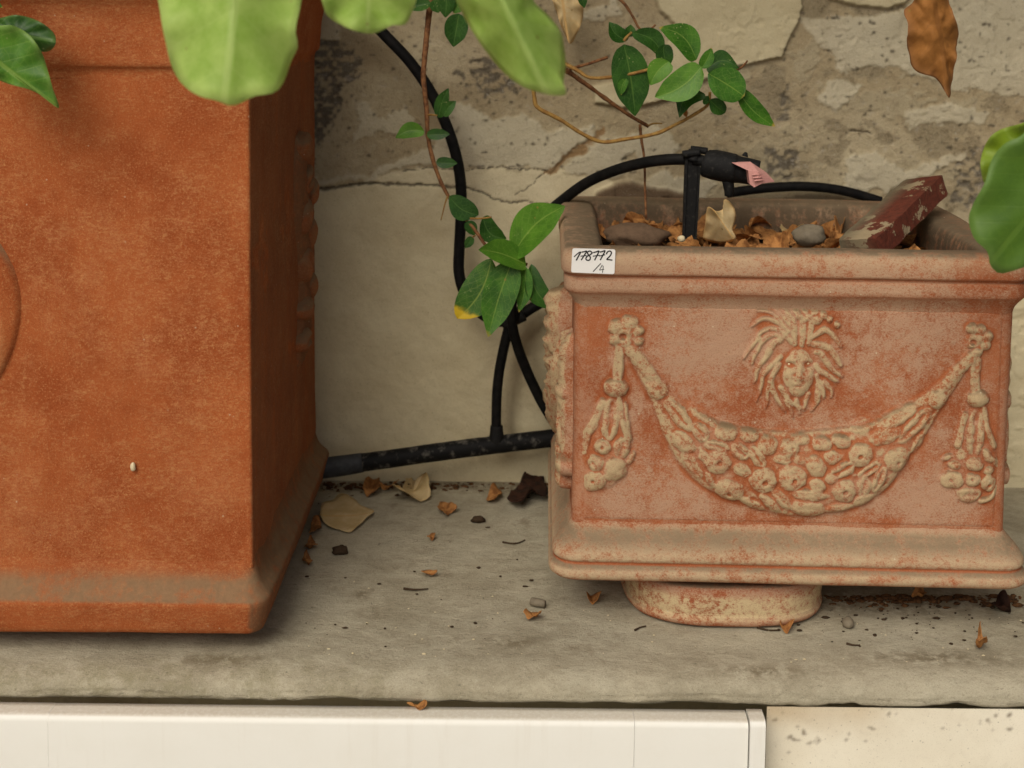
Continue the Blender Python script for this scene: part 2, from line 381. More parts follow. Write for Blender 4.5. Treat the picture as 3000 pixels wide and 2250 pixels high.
def leaf_material(name, c1, c2, vein, trans=0.35, rough=0.42, tipc=None, spots=0.0, spec=0.4, tipr=(1.06, 1.12)):
    t = NT(name); co = t.coord()
    uv = t.n('UVMap'); sep = t.n('SeparateXYZ', Vector=uv.outputs[0])
    u, v = sep.outputs['X'], sep.outputs['Y']           # u along the midrib, v -1..1 across (0.5 = midrib)
    av = t.math('ABSOLUTE', t.math('SUBTRACT', v, 0.5))
    n = t.noise(co, 45, 4, 0.6)
    col = t.mix(t.ramp(n, 0.35, 0.68), c1, c2)
    # side veins
    ph = t.math('SUBTRACT', t.math('MULTIPLY', u, 7.0), t.math('MULTIPLY', av, 5.0))
    fr = t.math('ABSOLUTE', t.math('SUBTRACT', t.math('FRACT', ph), 0.5))
    sv = t.math('MULTIPLY', t.ramp(fr, 0.07, 0.01), 0.2)
    mv = t.ramp(av, 0.028, 0.012)
    vf = t.math('MAXIMUM', sv, t.math('MULTIPLY', mv, 0.55))
    col = t.mix(vf, col, vein)
    vc = t.n('TexVoronoi', dict(feature='DISTANCE_TO_EDGE'), Vector=co, Scale=150.0)
    col = t.mix(t.ramp(vc.outputs['Distance'], 0.06, 0.0, 0.0, 0.22), col, vein)
    col = t.mix(t.math('MULTIPLY', t.attr('rim'), 0.45), col, tuple(min(1.0, q * 1.25 + 0.05) for q in vein))
    bl = t.n('TexVoronoi', Vector=co, Scale=70.0)
    col = t.mix(t.math('MULTIPLY', t.ramp(bl.outputs['Distance'], 0.13, 0.06), t.ramp(t.noise(co, 30, 1), 0.56, 0.62, 0, 0.7)), col, S(150, 120, 60))
    if tipc:
        col = t.mix(t.ramp(t.math('ADD', u, t.math('MULTIPLY', n, 0.25)), tipr[0], tipr[1]), col, tipc)
    if spots:
        vo = t.n('TexVoronoi', Vector=co, Scale=260.0)
        col = t.mix(t.math('MULTIPLY', t.ramp(vo.outputs['Distance'], 0.3, 0.12), t.ramp(t.noise(co, 50, 2), 0.58, 0.66, 0, spots)), col, S(196, 196, 130))
    h = t.math('ADD', t.math('MULTIPLY', vf, -1.0), t.math('MULTIPLY', t.noise(co, 160, 3), 0.5))
    t.out(col, rough, t.bump(h, 0.0006, 0.7), spec)
    tr = t.n('BsdfTranslucent'); t.set(tr.inputs[0], t.mix(0.35, col, (0.46, 0.66, 0.14), 'MIX') if trans > 0.2 else col)
    mx = t.n('MixShader'); mx.inputs[0].default_value = trans
    t.t.links.new(t.b.outputs[0], mx.inputs[1]); t.t.links.new(tr.outputs[0], mx.inputs[2]); t.t.links.new(mx.outputs[0], t.o.inputs[0])
    return t.m
M_LEAF = leaf_material('glossy_green_leaf', S(48, 92, 22), S(70, 118, 32), S(126, 156, 66), 0.2, 0.42, S(168, 150, 70), 0.5, 0.25)
M_LEAFD = leaf_material('dark_green_leaf', S(34, 70, 20), S(50, 90, 28), S(92, 124, 54), 0.14, 0.42, None, 0.3, 0.25)
M_LEAFL = leaf_material('fresh_green_leaf', S(66, 112, 30), S(88, 136, 40), S(136, 166, 74), 0.22, 0.42, None, 0.3, 0.25)
M_LEAFY = leaf_material('yellow_tipped_leaf', S(50, 90, 28), S(70, 112, 34), S(140, 160, 70), 0.16, 0.4, S(206, 176, 40), 0.2, 0.3, (0.92, 1.0))
M_LEAFB = leaf_material('bright_thin_leaf', S(174, 208, 96), S(200, 226, 126), S(212, 232, 148), 0.55, 0.45, None, 0.0, 0.35)
M_LEAFR = leaf_material('dark_green_broad_leaf', S(70, 106, 26), S(82, 118, 30), S(100, 134, 46), 0.25, 0.5)  # the broad leaf's own dark green
M_LEAFV = leaf_material('yellow_green_leaf', S(120, 150, 30), S(138, 164, 38), S(150, 170, 60), 0.35, 0.5)
M_DRY = leaf_material('cream_dry_leaf', S(196, 172, 122), S(214, 192, 146), S(206, 160, 90), 0.15, 0.75, None, 0, 0.15)
M_BROWN = leaf_material('brown_dry_leaf', S(138, 92, 44), S(164, 112, 58), S(120, 78, 38), 0.15, 0.7, None, 0, 0.15)

# ================================================================== SETTING
YW = 1.655
WU = np.array([0.0, -1.0, 0.0])
def wallxy(pts):
    return np.array([[PY(x, y, YW)[0], PY(x, y, YW)[2]] for x, y in pts])
def inpoly(X, Z, poly):
    ins = np.zeros(X.shape, bool); n = len(poly)
    for k in range(n):
        x1, z1 = poly[k]; x2, z2 = poly[(k + 1) % n]
        if z1 == z2: continue
        c = ((z1 > Z) != (z2 > Z)) & (X < (x2 - x1) * (Z - z1) / (z2 - z1) + x1)
        ins ^= c
    return ins
def linedist(X, Z, L):
    d = np.full(X.shape, 9.0)
    for (x1, z1), (x2, z2) in zip(L[:-1], L[1:]):
        dx, dz = x2 - x1, z2 - z1
        t = np.clip(((X - x1) * dx + (Z - z1) * dz) / (dx * dx + dz * dz + 1e-12), 0, 1)
        d = np.minimum(d, np.hypot(X - x1 - t * dx, Z - z1 - t * dz))
    return d
def blur(A, n=1):
    for _ in range(n):
        A = (np.pad(A, 1, 'edge')[:-2, 1:-1] + np.pad(A, 1, 'edge')[2:, 1:-1] + np.pad(A, 1, 'edge')[1:-1, :-2] + np.pad(A, 1, 'edge')[1:-1, 2:] + 2 * A) / 6
    return A

def build_wall():
    xs = np.r_[np.linspace(-1.5, -0.32, 24), np.arange(-0.31, 0.70, 0.0016), np.linspace(0.71, 2.0, 24)]
    zs = np.r_[-0.9, -0.03, -0.005, np.arange(0.0, 0.655, 0.0016), np.linspace(0.67, 1.9, 24)]
    X, Z = np.meshgrid(xs, zs)
    P = np.stack([X, np.zeros_like(X), Z], -1)
    wx = fbm(P, 55, 4, 3) * 0.010; wz = fbm(P, 55, 4, 9) * 0.010
    fx = fbm(P, 240, 3, 5) * 0.0036; fz = fbm(P, 240, 3, 8) * 0.0036
    Xa, Za = X + wx + fx, Z + wz + fz            # ragged edges
    Xb, Zb = X + wx * 0.25, Z + wz * 0.25        # cleaner edges
    big = fbm(P, 9, 4, 21); mid = fbm(P, 40, 4, 31)
    ochre, ochre2 = np.array(S(186, 173, 142)), np.array(S(173, 158, 126))
    m = sstep(-0.3, 0.3, big)[..., None]
    C = ochre * m + ochre2 * (1 - m)
    H = 0.0018 * big + 0.0016 * mid
    R = np.full(X.shape, 0.55)
    def put(mask, col, h, r, soft=1):
        nonlocal C, H, R
        a = blur(mask.astype(float), soft)
        C = C * (1 - a[..., None]) + np.array(col) * a[..., None]
        H = H + h * a; R = R * (1 - a) + r * a
    # pale lime skim left on the rough coat, where it has not flaked off
    nn = fbm(P, 24, 5, 44)
    right = sstep(0.20, 0.34, X)
    put((nn + 0.25 * fbm(P, 120, 3, 46) > 0.16) & (right > 0.4), S(178, 166, 136), 0.0014, 0.5)
    put((nn < -0.22) & (right > 0.4), S(164, 151, 122), -0.0016, 0.9)
    skims = [
        [(1050,300),(1080,310),(1105,340),(1130,345),(1150,320),(1170,315),(1185,295),(1215,340),(1190,375),(1160,400),(1120,380),(1080,385),(1045,410),(1038,425)],
        [(1290,350),(1330,300),(1380,310),(1440,350),(1500,345),(1530,320),(1575,350),(1600,390),(1640,380),(1700,370),(1730,355),(1735,400),(1690,420),(1660,450),(1620,480),(1600,495),(1500,490),(1370,500),(1330,490),(1260,482),(1180,492),(1110,512),(1090,532),(1060,527),(930,540),(930,522),(1060,513),(1120,488),(1180,460),(1260,440),(1290,400)],
        [(1700,440),(1760,420),(1830,400),(1900,370),(1960,380),(2000,440),(1980,460),(1880,470),(1860,440),(1830,460),(1830,510),(1780,530),(1690,520),(1650,500)],
        [(1890,540),(1930,500),(1990,520),(2080,540),(2080,580),(1900,580)],
        [(2345,60),(2420,60),(2600,30),(2900,-40),(3100,-40),(3100,290),(2950,275),(2880,255),(2800,265),(2730,232),(2650,212),(2600,197),(2540,202),(2470,207),(2430,160),(2390,130),(2350,80)],
        [(2640,330),(2780,300),(2900,330),(2880,360),(2760,360),(2650,372)],
        [(2480,470),(2560,450),(2640,500),(2720,470),(2830,440),(2820,470),(2700,520),(2600,560),(2480,560)],
        [(2420,230),(2520,240),(2500,290),(2440,330),(2400,290)],
        [(930,-40),(1010,-40),(1000,60),(985,112),(900,118),(890,40)],
        [(1640,60),(1690,40),(1760,20),(1800,0),(1820,40),(1760,60),(1690,70)]]
    for s in skims: put(inpoly(Xa, Za, wallxy(s)), S(196, 187, 160), 0.0026, 0.35)
    # grey cement showing through
    cem = [
        [(840,120),(920,105),(980,112),(1035,140),(1055,170),(1050,230),(1010,250),(1000,310),(960,400),(930,440),(900,470),(840,470)],
        [(1375,180),(1400,150),(1440,170),(1500,230),(1525,270),(1450,292),(1395,265)],
        [(1330,215),(1345,208),(1378,252),(1365,262)],
        [(1345,288),(1400,270),(1440,282),(1390,296)],
        [(2240,430),(2330,440),(2345,500),(2300,530),(2240,520)],
        [(2820,440),(2880,430),(2920,520),(2980,640),(2900,640),(2780,590),(2800,520)],
        [(2290,260),(2320,270),(2310,350),(2280,360)]]
    for k, s in enumerate(cem):
        msk = inpoly(Xa, Za, wallxy(s)) & (fbm(P, 150, 3, 70 + k) > (-0.12 if k not in (1, 5) else 0.0))
        put(msk, S(124, 116, 100), -0.0022, 1.0)
    spots = fbm(P, 170, 2, 90)
    put((spots > 0.60) & (Z > 0.40), S(98, 90, 74), -0.0010, 0.9, 1)
    # thick smooth cream render
    lower = [(600,600),(760,577),(900,553),(960,548),(1090,535),(1130,542),(1240,540),(1310,547),(1370,552),(1410,564),(1450,584),(1500,594),(1540,591),(1600,598),(1700,640),(3300,760),(3300,1700),(400,1700)]
    wedge = [(1085,532),(1110,514),(1180,498),(1260,490),(1370,497),(1470,488),(1530,493),(1600,498),(1640,490),(1690,520),(1760,520),(1800,540),(1800,640),(1600,598),(1540,591),(1500,594),(1450,584),(1410,564),(1370,552),(1310,547),(1240,540),(1130,542)]
    slab1 = [(1895,-60),(1935,30),(1975,72),(1965,110),(1930,160),(1880,230),(1790,240),(1735,250),(1740,300),(1820,316),(1870,309),(1970,286),(2050,238),(2165,195),(2290,165),(2305,120),(2335,72),(2345,50),(2350,20),(2330,-60)]
    slab2 = [(2405,-60),(2430,-5),(2510,16),(2600,22),(2650,8),(2700,-60)]
    put(inpoly(Xb, Zb, wallxy(lower)), S(214, 203, 168), 0.0034, 0.10)
    put(inpoly(Xb, Zb, wallxy(wedge)), S(210, 199, 166), 0.0022, 0.12)
    put(inpoly(Xb, Zb, wallxy(slab1)), S(200, 189, 154), 0.0085, 0.10)
    put(inpoly(Xb, Zb, wallxy(slab2)), S(200, 189, 154), 0.0085, 0.10)
    mort = [(1735,600),(1745,562),(1800,537),(1850,530),(1905,545),(2005,562),(2005,600)]
    put(inpoly(Xb, Zb, wallxy(mort)), S(112, 94, 74), 0.010, 0.4, 2)
    # open cracks
    for L, w, dep in (([(880,558),(960,550),(1090,534),(1130,541),(1240,539),(1310,546),(1370,551)], 0.0014, 0.003),
                      ([(1370,551),(1410,563),(1450,583),(1500,593),(1540,590),(1600,597)], 0.0010, 0.002),
                      ([(1600,497),(1585,515),(1560,540),(1510,570)], 0.0007, 0.001),
                      ([(1180,500),(1260,492),(1370,498),(1470,489),(1530,494),(1600,499)], 0.0006, 0.001),
                      ([(2490,380),(2520,385),(2550,392)], 0.0010, 0.002)):
        wl = wallxy(L); d = linedist(X + wx * 0.2 + fx * 0.6, Z + wz * 0.2 + fz * 0.6, wl)
        a = np.clip(1.6 - d / w, 0, 1)
        C = C * (1 - 0.8 * a[..., None]) + np.array(S(52, 42, 32)) * 0.8 * a[..., None]; H = H - dep * a
    # rusty ochre seam
    d = linedist(Xa, Za, wallxy([(1600,497),(1640,472),(1700,432),(1740,402),(1765,372)])); a = sstep(0.0055, 0.003, d)
    C = C * (1 - 0.8 * a[..., None]) + np.array(S(142, 108, 66)) * 0.8 * a[..., None]; H -= 0.001 * a
    H = H + 0.0006 * R * fbm(P, 200, 2, 99)
    V = np.stack([X, YW - H, Z], -1).reshape(-1, 3)
    F = gridF(*X.shape)
    n0 = len(V)
    Vb = np.array([[xs[0], YW + 0.2, zs[0]], [xs[-1], YW + 0.2, zs[0]], [xs[-1], YW + 0.2, zs[-1]], [xs[0], YW + 0.2, zs[-1]]])
    nc, nr = len(xs), len(zs)
    F = F.tolist(); F += [[n0, n0 + 3, n0 + 2, n0 + 1], [(nr - 1) * nc + q for q in range(nc)] + [n0 + 2, n0 + 3], [q for q in range(nc)][::-1] + [n0, n0 + 1]]
    CC = np.vstack([C.reshape(-1, 3), np.tile(C.reshape(-1, 3)[0], (4, 1))]); RR = np.r_[R.ravel(), [0.5] * 4]
    mk('house_wall', np.vstack([V, Vb]), F, M_WALL, attrs={'Col': CC, 'rough': RR},
       label='old wall with peeling cream plaster and grey cement patches behind the planters', cat='wall')
build_wall()

def build_ledge():
    # cross-section (y, z) of the slab: top, bullnose, ragged underside
    yb, yf, th = YW + 0.02, 1.163, 0.026
    prof = [(yb, 0.0)]
    prof += [(y, 0.0) for y in np.linspace(yb - 0.01, yf + 0.040, 80)]
    for a in np.linspace(0, 90, 16)[1:]:
        prof.append((yf + 0.036 - 0.036 * math.sin(math.radians(a)), -0.017 + 0.017 * math.cos(math.radians(a))))
    prof += [(yf, -0.0185), (yf - 0.0005, -0.0205), (yf, -0.0225), (yf + 0.001, -0.0245), (yf + 0.004, -th), (yf + 0.03, -th), (yb, -th)]
    prof = np.array(prof)
    xs = np.r_[np.linspace(-2, -0.7, 10), np.arange(-0.62, 0.76, 0.004), np.linspace(0.8, 2, 10)]
    V = np.stack([np.repeat(xs[:, None], len(prof), 1), np.tile(prof[:, 0], (len(xs), 1)), np.tile(prof[:, 1], (len(xs), 1))], -1)
    front = sstep(yf + 0.05, yf + 0.004, V[..., 1])
    lowz = sstep(-0.016, -0.023, V[..., 2])
    n = fbm(V * np.array([1, 1, 2]), 16, 4, 4); n2 = fbm(V * np.array([0.35, 1, 3.0]), 120, 3, 6)
    V[..., 1] += front * (0.0032 * n + 0.0016 * n2)
    V[..., 2] += (1 - front) * 0.0016 * fbm(V * np.array([1, 1, 0]), 10, 4, 12) + front * 0.0014 * n
    chip = sstep(0.10, 0.5, fbm(V * np.array([1, 0, 0]), 26, 4, 14))
    V[..., 2] += lowz * front * (0.0030 * chip + 0.0010 * n2)
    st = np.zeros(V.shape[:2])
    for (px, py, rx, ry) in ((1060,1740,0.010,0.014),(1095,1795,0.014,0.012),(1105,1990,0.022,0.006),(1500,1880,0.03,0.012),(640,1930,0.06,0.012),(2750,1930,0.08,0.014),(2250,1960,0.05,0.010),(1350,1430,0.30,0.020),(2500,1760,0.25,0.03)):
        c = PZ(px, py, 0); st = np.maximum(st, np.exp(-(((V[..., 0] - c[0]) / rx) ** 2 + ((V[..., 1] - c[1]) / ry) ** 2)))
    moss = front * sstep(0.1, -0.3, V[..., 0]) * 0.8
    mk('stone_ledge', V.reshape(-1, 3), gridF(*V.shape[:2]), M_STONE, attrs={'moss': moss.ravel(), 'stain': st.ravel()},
       label='grey slate ledge with chipped front edge carrying both terracotta planters', cat='ledge')
build_ledge()

def build_panel():
    yp, zt, zb, R = 1.136, -0.0268, -0.55, 0.006
    root = empty('white_panel', (0, yp, zb), 'white painted boarded panel under the stone ledge on the left', 'panel')
    xa = lambda px: PY(px, 2170, yp)[0]
    # section: back, flat top, rounded nose, front
    sec = [(yp + 0.022, zb), (yp + 0.022, zt), (yp + 0.016, zt)] + [(yp + R - R * math.sin(a), zt - R + R * math.cos(a)) for a in np.linspace(0, math.pi / 2, 9)] + [(yp, zt - 0.03), (yp, zb)]
    def run(name, a, b, dy, dz):
        xs = np.r_[a, np.linspace(a + 0.0006, b - 0.0006, 60), b]
        V = np.array([[(x, y + dy, z + dz) for (y, z) in sec] for k, x in enumerate(xs)], float)
        V[..., 1] += 0.0004 * fbm(V, 9, 3, 3)
        n, m = V.shape[:2]
        F = gridF(n, m).tolist() + [list(range(m)), [(n - 1) * m + q for q in range(m)][::-1]]
        mk(name, V.reshape(-1, 3), F, M_WHITE, root)
    e = [-0.95, xa(140), xa(1858), xa(2193), xa(2240)]
    run('board', e[0], e[1] - 0.00005, 0.0004, 0)
    run('board', e[1] + 0.00005, e[2] - 0.00008, 0.0, 0)
    run('board', e[2] + 0.00008, e[3] - 0.0003, 0.0002, 0)
    run('frame_strip', e[3] + 0.0003, e[4], -0.004, 0.0035)
build_panel()

def build_lower_wall():
    y = 1.1650
    xs = np.r_[np.arange(PY(2244, 2170, 1.165)[0], 0.75, 0.0015), np.linspace(0.8, 2, 6)]
    zs = np.r_[np.linspace(-0.9, -0.16, 6), np.arange(-0.15, -0.0265, 0.0015)]
    X, Z = np.meshgrid(xs, zs); P = np.stack([X, X * 0, Z], -1)
    H = 0.0006 * fbm(P, 20, 4, 2)
    C = np.tile(np.array(S(232, 226, 206)), X.shape + (1,))
    st = sstep(-0.065, -0.03, Z + 0.02 * fbm(P, 18, 4, 8)) * sstep(0.45, 0.24, X + 0.06 * fbm(P, 30, 3, 9))
    C = C * (1 - 0.55 * st[..., None]) + np.array(S(178, 150, 104)) * 0.55 * st[..., None]
    sp = (fbm(P, 150, 3, 55) > 0.46) & (Z > -0.075 + 0.10 * (X - 0.24)) & (fbm(P, 40, 2, 56) > -0.1)
    a = blur(sp.astype(float), 1)[..., None]
    C = C * (1 - 0.75 * a) + np.array(S(86, 66, 44)) * 0.75 * a
    V = np.stack([X, y - H, Z], -1)
    mk('lower_wall', V.reshape(-1, 3), gridF(*X.shape), M_LOWER, attrs={'Col': C.reshape(-1, 3), 'rough': np.full(X.size, 0.15)},
       label='cream rendered wall with brown specks below the ledge on the right', cat='wall')
build_lower_wall()
V, F = boxg(-60, 60, -80, 1.3, -1.1, -0.9)
mk('ground', V, F, M_GROUND, smooth=False, kind='structure', label='pale stone paving in front of the wall')

M_WOOD = simple('brown_shade_boards', S(110, 84, 58), 0.8, 0.2, 0.4, 14, 0.001)
shade_cover = None
for k in range(5):                                  # unseen boards added over the ledge, above the frame, to shade the wall
    y0_ = 1.06 + k * 0.125
    V, F = boxg(-3.2, 3.2, y0_, y0_ + 0.121, 1.22 + 0.02 * k, 1.245 + 0.02 * k, 0.002)
    if shade_cover is None: shade_cover = mk('added_shade_cover', V, F, M_WOOD, smooth=False, kind='structure', label='added boards out of view, shading the wall from above')
    else: mk('board', V, F, M_WOOD, shade_cover, smooth=False)

# ================================================================== PLANTERS
def chaikin(p, n=2):
    p = np.asarray(p, float)
    for _ in range(n):
        q = [p[0]]
        for a, b in zip(p[:-1], p[1:]): q += [0.75 * a + 0.25 * b, 0.25 * a + 0.75 * b]
        q.append(p[-1]); p = np.array(q)
    return p
def densify(p, step):
    out = [p[0]]
    for a, b in zip(p[:-1], p[1:]):
        n = max(1, int(np.linalg.norm(b - a) / step))
        for k in range(1, n + 1): out.append(a + (b - a) * k / n)
    return np.array(out)
def sweep(W, D, prof, rc, step=0.004, noise=0.0012, seed=0, side_step=0.006, corner=7, fine=0.0004, ck=2):
    """profile (inset, z) swept round a rounded rectangle centred on the origin"""
    prof = densify(chaikin(prof, ck), step)
    per = []
    for q, (sx, sy) in enumerate(((1, -1), (1, 1), (-1, 1), (-1, -1))):
        for a in np.linspace(0, 90, corner):
            per.append(('c', sx, sy, math.radians(-90 + 90 * q + a)))
        L = (D if q in (0, 2) else W) - 2 * rc; n = max(2, int(L / side_step))
        for k in [0.0015 / L] + [k / n for k in range(1, n)] + [1 - 0.0015 / L]: per.append(('s', q, k, 0))
    V = np.zeros((len(prof), len(per), 3)); N = np.zeros_like(V)
    for i, (ins, z) in enumerate(prof):
        hw, hd = W / 2 - ins, D / 2 - ins; r = max(rc - ins * 0.6, 0.0035)
        for j, (t, a, b, c) in enumerate(per):
            if t == 'c':
                V[i, j] = (a * (hw - r) + r * math.cos(c), b * (hd - r) + r * math.sin(c), z); N[i, j] = (math.cos(c), math.sin(c), 0)
            else:
                s = 1 - 2 * b
                V[i, j], N[i, j] = {0: ((hw, -s * (hd - r), z), (1, 0, 0)), 1: ((s * (hw - r), hd, z), (0, 1, 0)),
                                    2: ((-hw, s * (hd - r), z), (-1, 0, 0)), 3: ((-s * (hw - r), -hd, z), (0, -1, 0))}[a]
    # points on the straight sides run between the two neighbouring corners
    V += N * (noise * fbm(V, 14, 3, seed) + fine * fbm(V, 90, 3, seed + 5))[..., None]
    V[..., 2] += noise * 0.7 * fbm(V, 12, 2, seed + 9)
    return V.reshape(-1, 3), gridF(len(prof), len(per), True)[:, ::-1]

class Face:
    """a planar face of a planter: origin o, axes u, v, outward n, in the planter's own axes"""
    def __init__(s, o, u, v, n): s.o, s.u, s.v, s.n = map(np.array, (o, u, v, n))
    def pt(s, U, Vv, H): return s.o + np.multiply.outer(U, s.u) + np.multiply.outer(Vv, s.v) + np.multiply.outer(H, s.n)

def dome(face, c, ru, rv, ang, h, base=0.0, hole=None, groove=0.0, nr=11, ns=26, seed=0, flat=2.2, lump=0.10):
    t = np.linspace(0, 1, nr) ** 0.8; th = np.linspace(0, 2 * np.pi, ns, endpoint=False)
    T, TH = np.meshgrid(t, th, indexing='ij')
    wob = 1 + 0.10 * np.sin(2 * TH + seed) + 0.05 * np.sin(3 * TH + seed * 2.1)
    x = T * np.cos(TH) * wob; y = T * np.sin(TH) * wob
    p = np.clip(1 - T ** flat, 0, 1) ** 0.62
    hh = p.copy(); wear = sstep(0.30, 0.72, p)
    if groove:
        g = np.exp(-(y / 0.30) ** 2) * sstep(0.95, 0.55, np.abs(x + 0.1))
        hh = hh - groove * g * p; wear = wear * (1 - 0.9 * np.clip(g * groove * 1.7, 0, 1))
    if hole:
        d = np.hypot(x - hole[0], y - hole[1]); g = np.exp(-(d / hole[2]) ** 4)
        hh = hh - 0.55 * g; wear = wear * (1 - g)
    ca, sa = math.cos(ang), math.sin(ang)
    U = c[0] + (x * ru) * ca - (y * rv) * sa; Vv = c[1] + (x * ru) * sa + (y * rv) * ca
    Hh = base + h * hh
    Hh[-1] = min(base, 0) - 0.003
    P = face.pt(U, Vv, Hh)
    P += face.n * (h * lump * fbm(P, 110, 3, seed + 3) * p)[..., None]
    V = P.reshape(-1, 3)
    return V, gridF(nr, ns, True), wear.ravel()
def ribbon(face, pts, hw, h, base=0.0, n=26, nc=9, groove=0.0, seed=0, lump=0.1, taper=(0.12, 0.12)):
    P = cat_rom(np.asarray(pts, float), n)
    T = np.gradient(P, axis=0); T /= np.linalg.norm(T, axis=1)[:, None] + 1e-12
    Nn = np.stack([-T[:, 1], T[:, 0]], -1)
    s = np.linspace(0, 1, n)
    W = np.interp(s, np.linspace(0, 1, len(np.atleast_1d(hw))), np.atleast_1d(hw))
    tp = np.minimum(1, s / max(taper[0], 1e-6)) ** 0.6 * np.minimum(1, (1 - s) / max(taper[1], 1e-6)) ** 0.6
    W = W * np.clip(tp, 0.05, 1)
    q = np.linspace(-1, 1, nc)
    U = P[:, 0:1] + Nn[:, 0:1] * W[:, None] * q; Vv = P[:, 1:2] + Nn[:, 1:2] * W[:, None] * q
    pr = np.clip(1 - np.abs(q) ** 2.3, 0, 1) ** 0.7
    g = np.exp(-(q / 0.33) ** 2) * groove
    Hh = (base + h * (pr * (1 - g))[None, :]) * np.clip(tp, 0, 1)[:, None]
    Hh[:, 0] = -0.003; Hh[:, -1] = -0.003; Hh[0] = -0.003; Hh[-1] = -0.003
    wear = (sstep(0.35, 0.75, pr) * (1 - np.clip(g * 1.6, 0, 0.9)))[None, :] * sstep(0.0, 0.4, tp)[:, None]
    X = face.pt(U, Vv, Hh)
    X += face.n * (h * lump * fbm(X, 110, 3, seed) * pr[None, :])[..., None]
    return X.reshape(-1, 3), gridF(n, nc), wear.ravel()

def small_planter():
    W, D, Ht = 0.464, 0.352, 0.338
    yaw = math.radians(-1.5)
    fl = PY(1645, 740, 1.258)                     # front left rim corner
    ax = np.array([math.cos(yaw), math.sin(yaw), 0]); ay = np.array([-math.sin(yaw), math.cos(yaw), 0])
    c0 = np.array([fl[0], 1.258, 0]) + ax * W / 2 + ay * D / 2
    Z0 = 0.050
    root = empty('relief_planter', (c0[0], c0[1], Z0), 'small weathered terracotta planter with moulded mask, garland and tassels', 'planter', rotz=yaw)
    ins = 0.014
    tz = lambda f: f * Ht
    outer = [(0.150, 0.006), (0.02, 0.0), (0.002, 0.0008), (-0.007, 0.005), (-0.009, 0.010), (-0.0075, 0.0155), (-0.0045, 0.0185), (-0.003, 0.0202), (-0.0035, 0.0222), (-0.0055, 0.0245), (-0.0045, 0.031), (0.0, 0.0385), (0.0065, 0.0455), (ins - 0.0012, 0.0525), (ins + 0.0004, 0.059), (ins + 0.0025, 0.064)]
    mv, mf = sweep(W, D, outer, 0.022, seed=3, ck=1, step=0.0022, noise=0.0006, fine=0.0003)
    body = [(ins - 0.0002, 0.050), (ins, 0.065), (ins + 0.001, 0.15), (ins, 0.22), (ins, 0.274), (ins, 0.284)]
    bv, bf = sweep(W, D, body, 0.020, seed=6, noise=0.0003, fine=0.0002)
    rim = [(ins, 0.276), (ins - 0.001, 0.282), (0.0105, 0.2865), (0.0065, 0.2915), (0.0045, 0.2935), (0.003, 0.2955), (0.003, 0.3085), (0.0046, 0.3100), (0.0046, 0.3115), (0.0008, 0.3130), (0.0, 0.316), (0.0, Ht - 0.010), (0.004, Ht - 0.001), (0.010, Ht), (0.036, Ht - 0.001), (0.042, Ht - 0.006), (0.046, Ht - 0.020), (0.048, Ht - 0.12)]
    rv, rf = sweep(W, D, rim, 0.022, seed=9, noise=0.0016, ck=1, step=0.0022)
    def wz(V, a, b): return sstep(a, b, V[:, 2])
    b_ = mk('body', bv, bf, M_TERRA, root, attrs={'wear': np.zeros(len(bv)), 'bare': np.full(len(bv), 0.4), 'bloomadd': np.full(len(bv), -0.015)}, local=True)
    bb = np.exp(-((mv[:, 2] - 0.0206) / 0.0022) ** 4); wb = (1 - bb) * sstep(0.064, 0.040, mv[:, 2]) * sstep(0.0, 0.012, mv[:, 2])
    mk('base_moulding', mv, mf, M_TERRA_BASE, root, attrs={'wear': wb, 'bare': bb}, local=True, label='pale limescaled base moulding')
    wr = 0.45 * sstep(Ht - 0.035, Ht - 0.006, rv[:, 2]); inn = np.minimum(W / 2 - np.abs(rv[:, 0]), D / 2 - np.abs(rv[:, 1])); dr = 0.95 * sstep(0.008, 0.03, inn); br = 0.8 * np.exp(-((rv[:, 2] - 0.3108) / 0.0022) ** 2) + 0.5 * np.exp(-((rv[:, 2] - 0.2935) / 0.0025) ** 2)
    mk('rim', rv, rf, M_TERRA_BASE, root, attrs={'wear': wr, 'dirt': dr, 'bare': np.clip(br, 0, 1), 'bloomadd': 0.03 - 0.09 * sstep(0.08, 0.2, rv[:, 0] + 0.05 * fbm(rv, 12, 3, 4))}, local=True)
    # ---- frames
    yfp = -D / 2 + ins
    front = Face((0, yfp, 0), (1, 0, 0), (0, 0, 1), (0, -1, 0))
    p0 = c0 + ay * yfp; p0[2] = Z0
    def uv(px, py):
        q = PP(px, py, p0, ay); d = q - np.array([c0[0], c0[1], Z0]); return np.array([d.dot(ax), d[2]])
    s = 1.30 / FPX
    def part(name, VFw, parent, mat=M_TERRA_RELIEF, label=None):
        return mk(name, VFw[0], VFw[1], mat, parent, attrs={'wear': VFw[2]}, local=True, label=label)
    # ---- moulded front: one height field, cut into its pieces where one raised form gives way to the next
    RES = 0.0009
    ul, vl = W / 2 - ins - 0.010, (0.057, 0.2815)
    gu = np.arange(-ul, ul, RES); gv = np.arange(vl[0], vl[1], RES)
    GU, GV = np.meshgrid(gu, gv); HF = np.zeros(GU.shape); OW = np.full(GU.shape, -1, int); elems = []
    WOB = np.stack([GU, GU * 0, GV], -1)
    jx, jy = 0.0014 * fbm(WOB, 130, 3, 61), 0.0014 * fbm(WOB, 130, 3, 67)
    def box_(u0, u1, v0, v1):
        i0, i1 = np.searchsorted(gu, u0), np.searchsorted(gu, u1); j0, j1 = np.searchsorted(gv, v0), np.searchsorted(gv, v1)
        return slice(max(j0, 0), max(j1, j0)), slice(max(i0, 0), max(i1, i0))
    def put_(sl, h, name, parent):
        k = len(elems); elems.append((name, parent))
        if h.size:
            m = h > HF[sl]
            HF[sl] = np.where(m, h, HF[sl]); OW[sl] = np.where(m & (h > 0.0005), k, OW[sl])
        return k
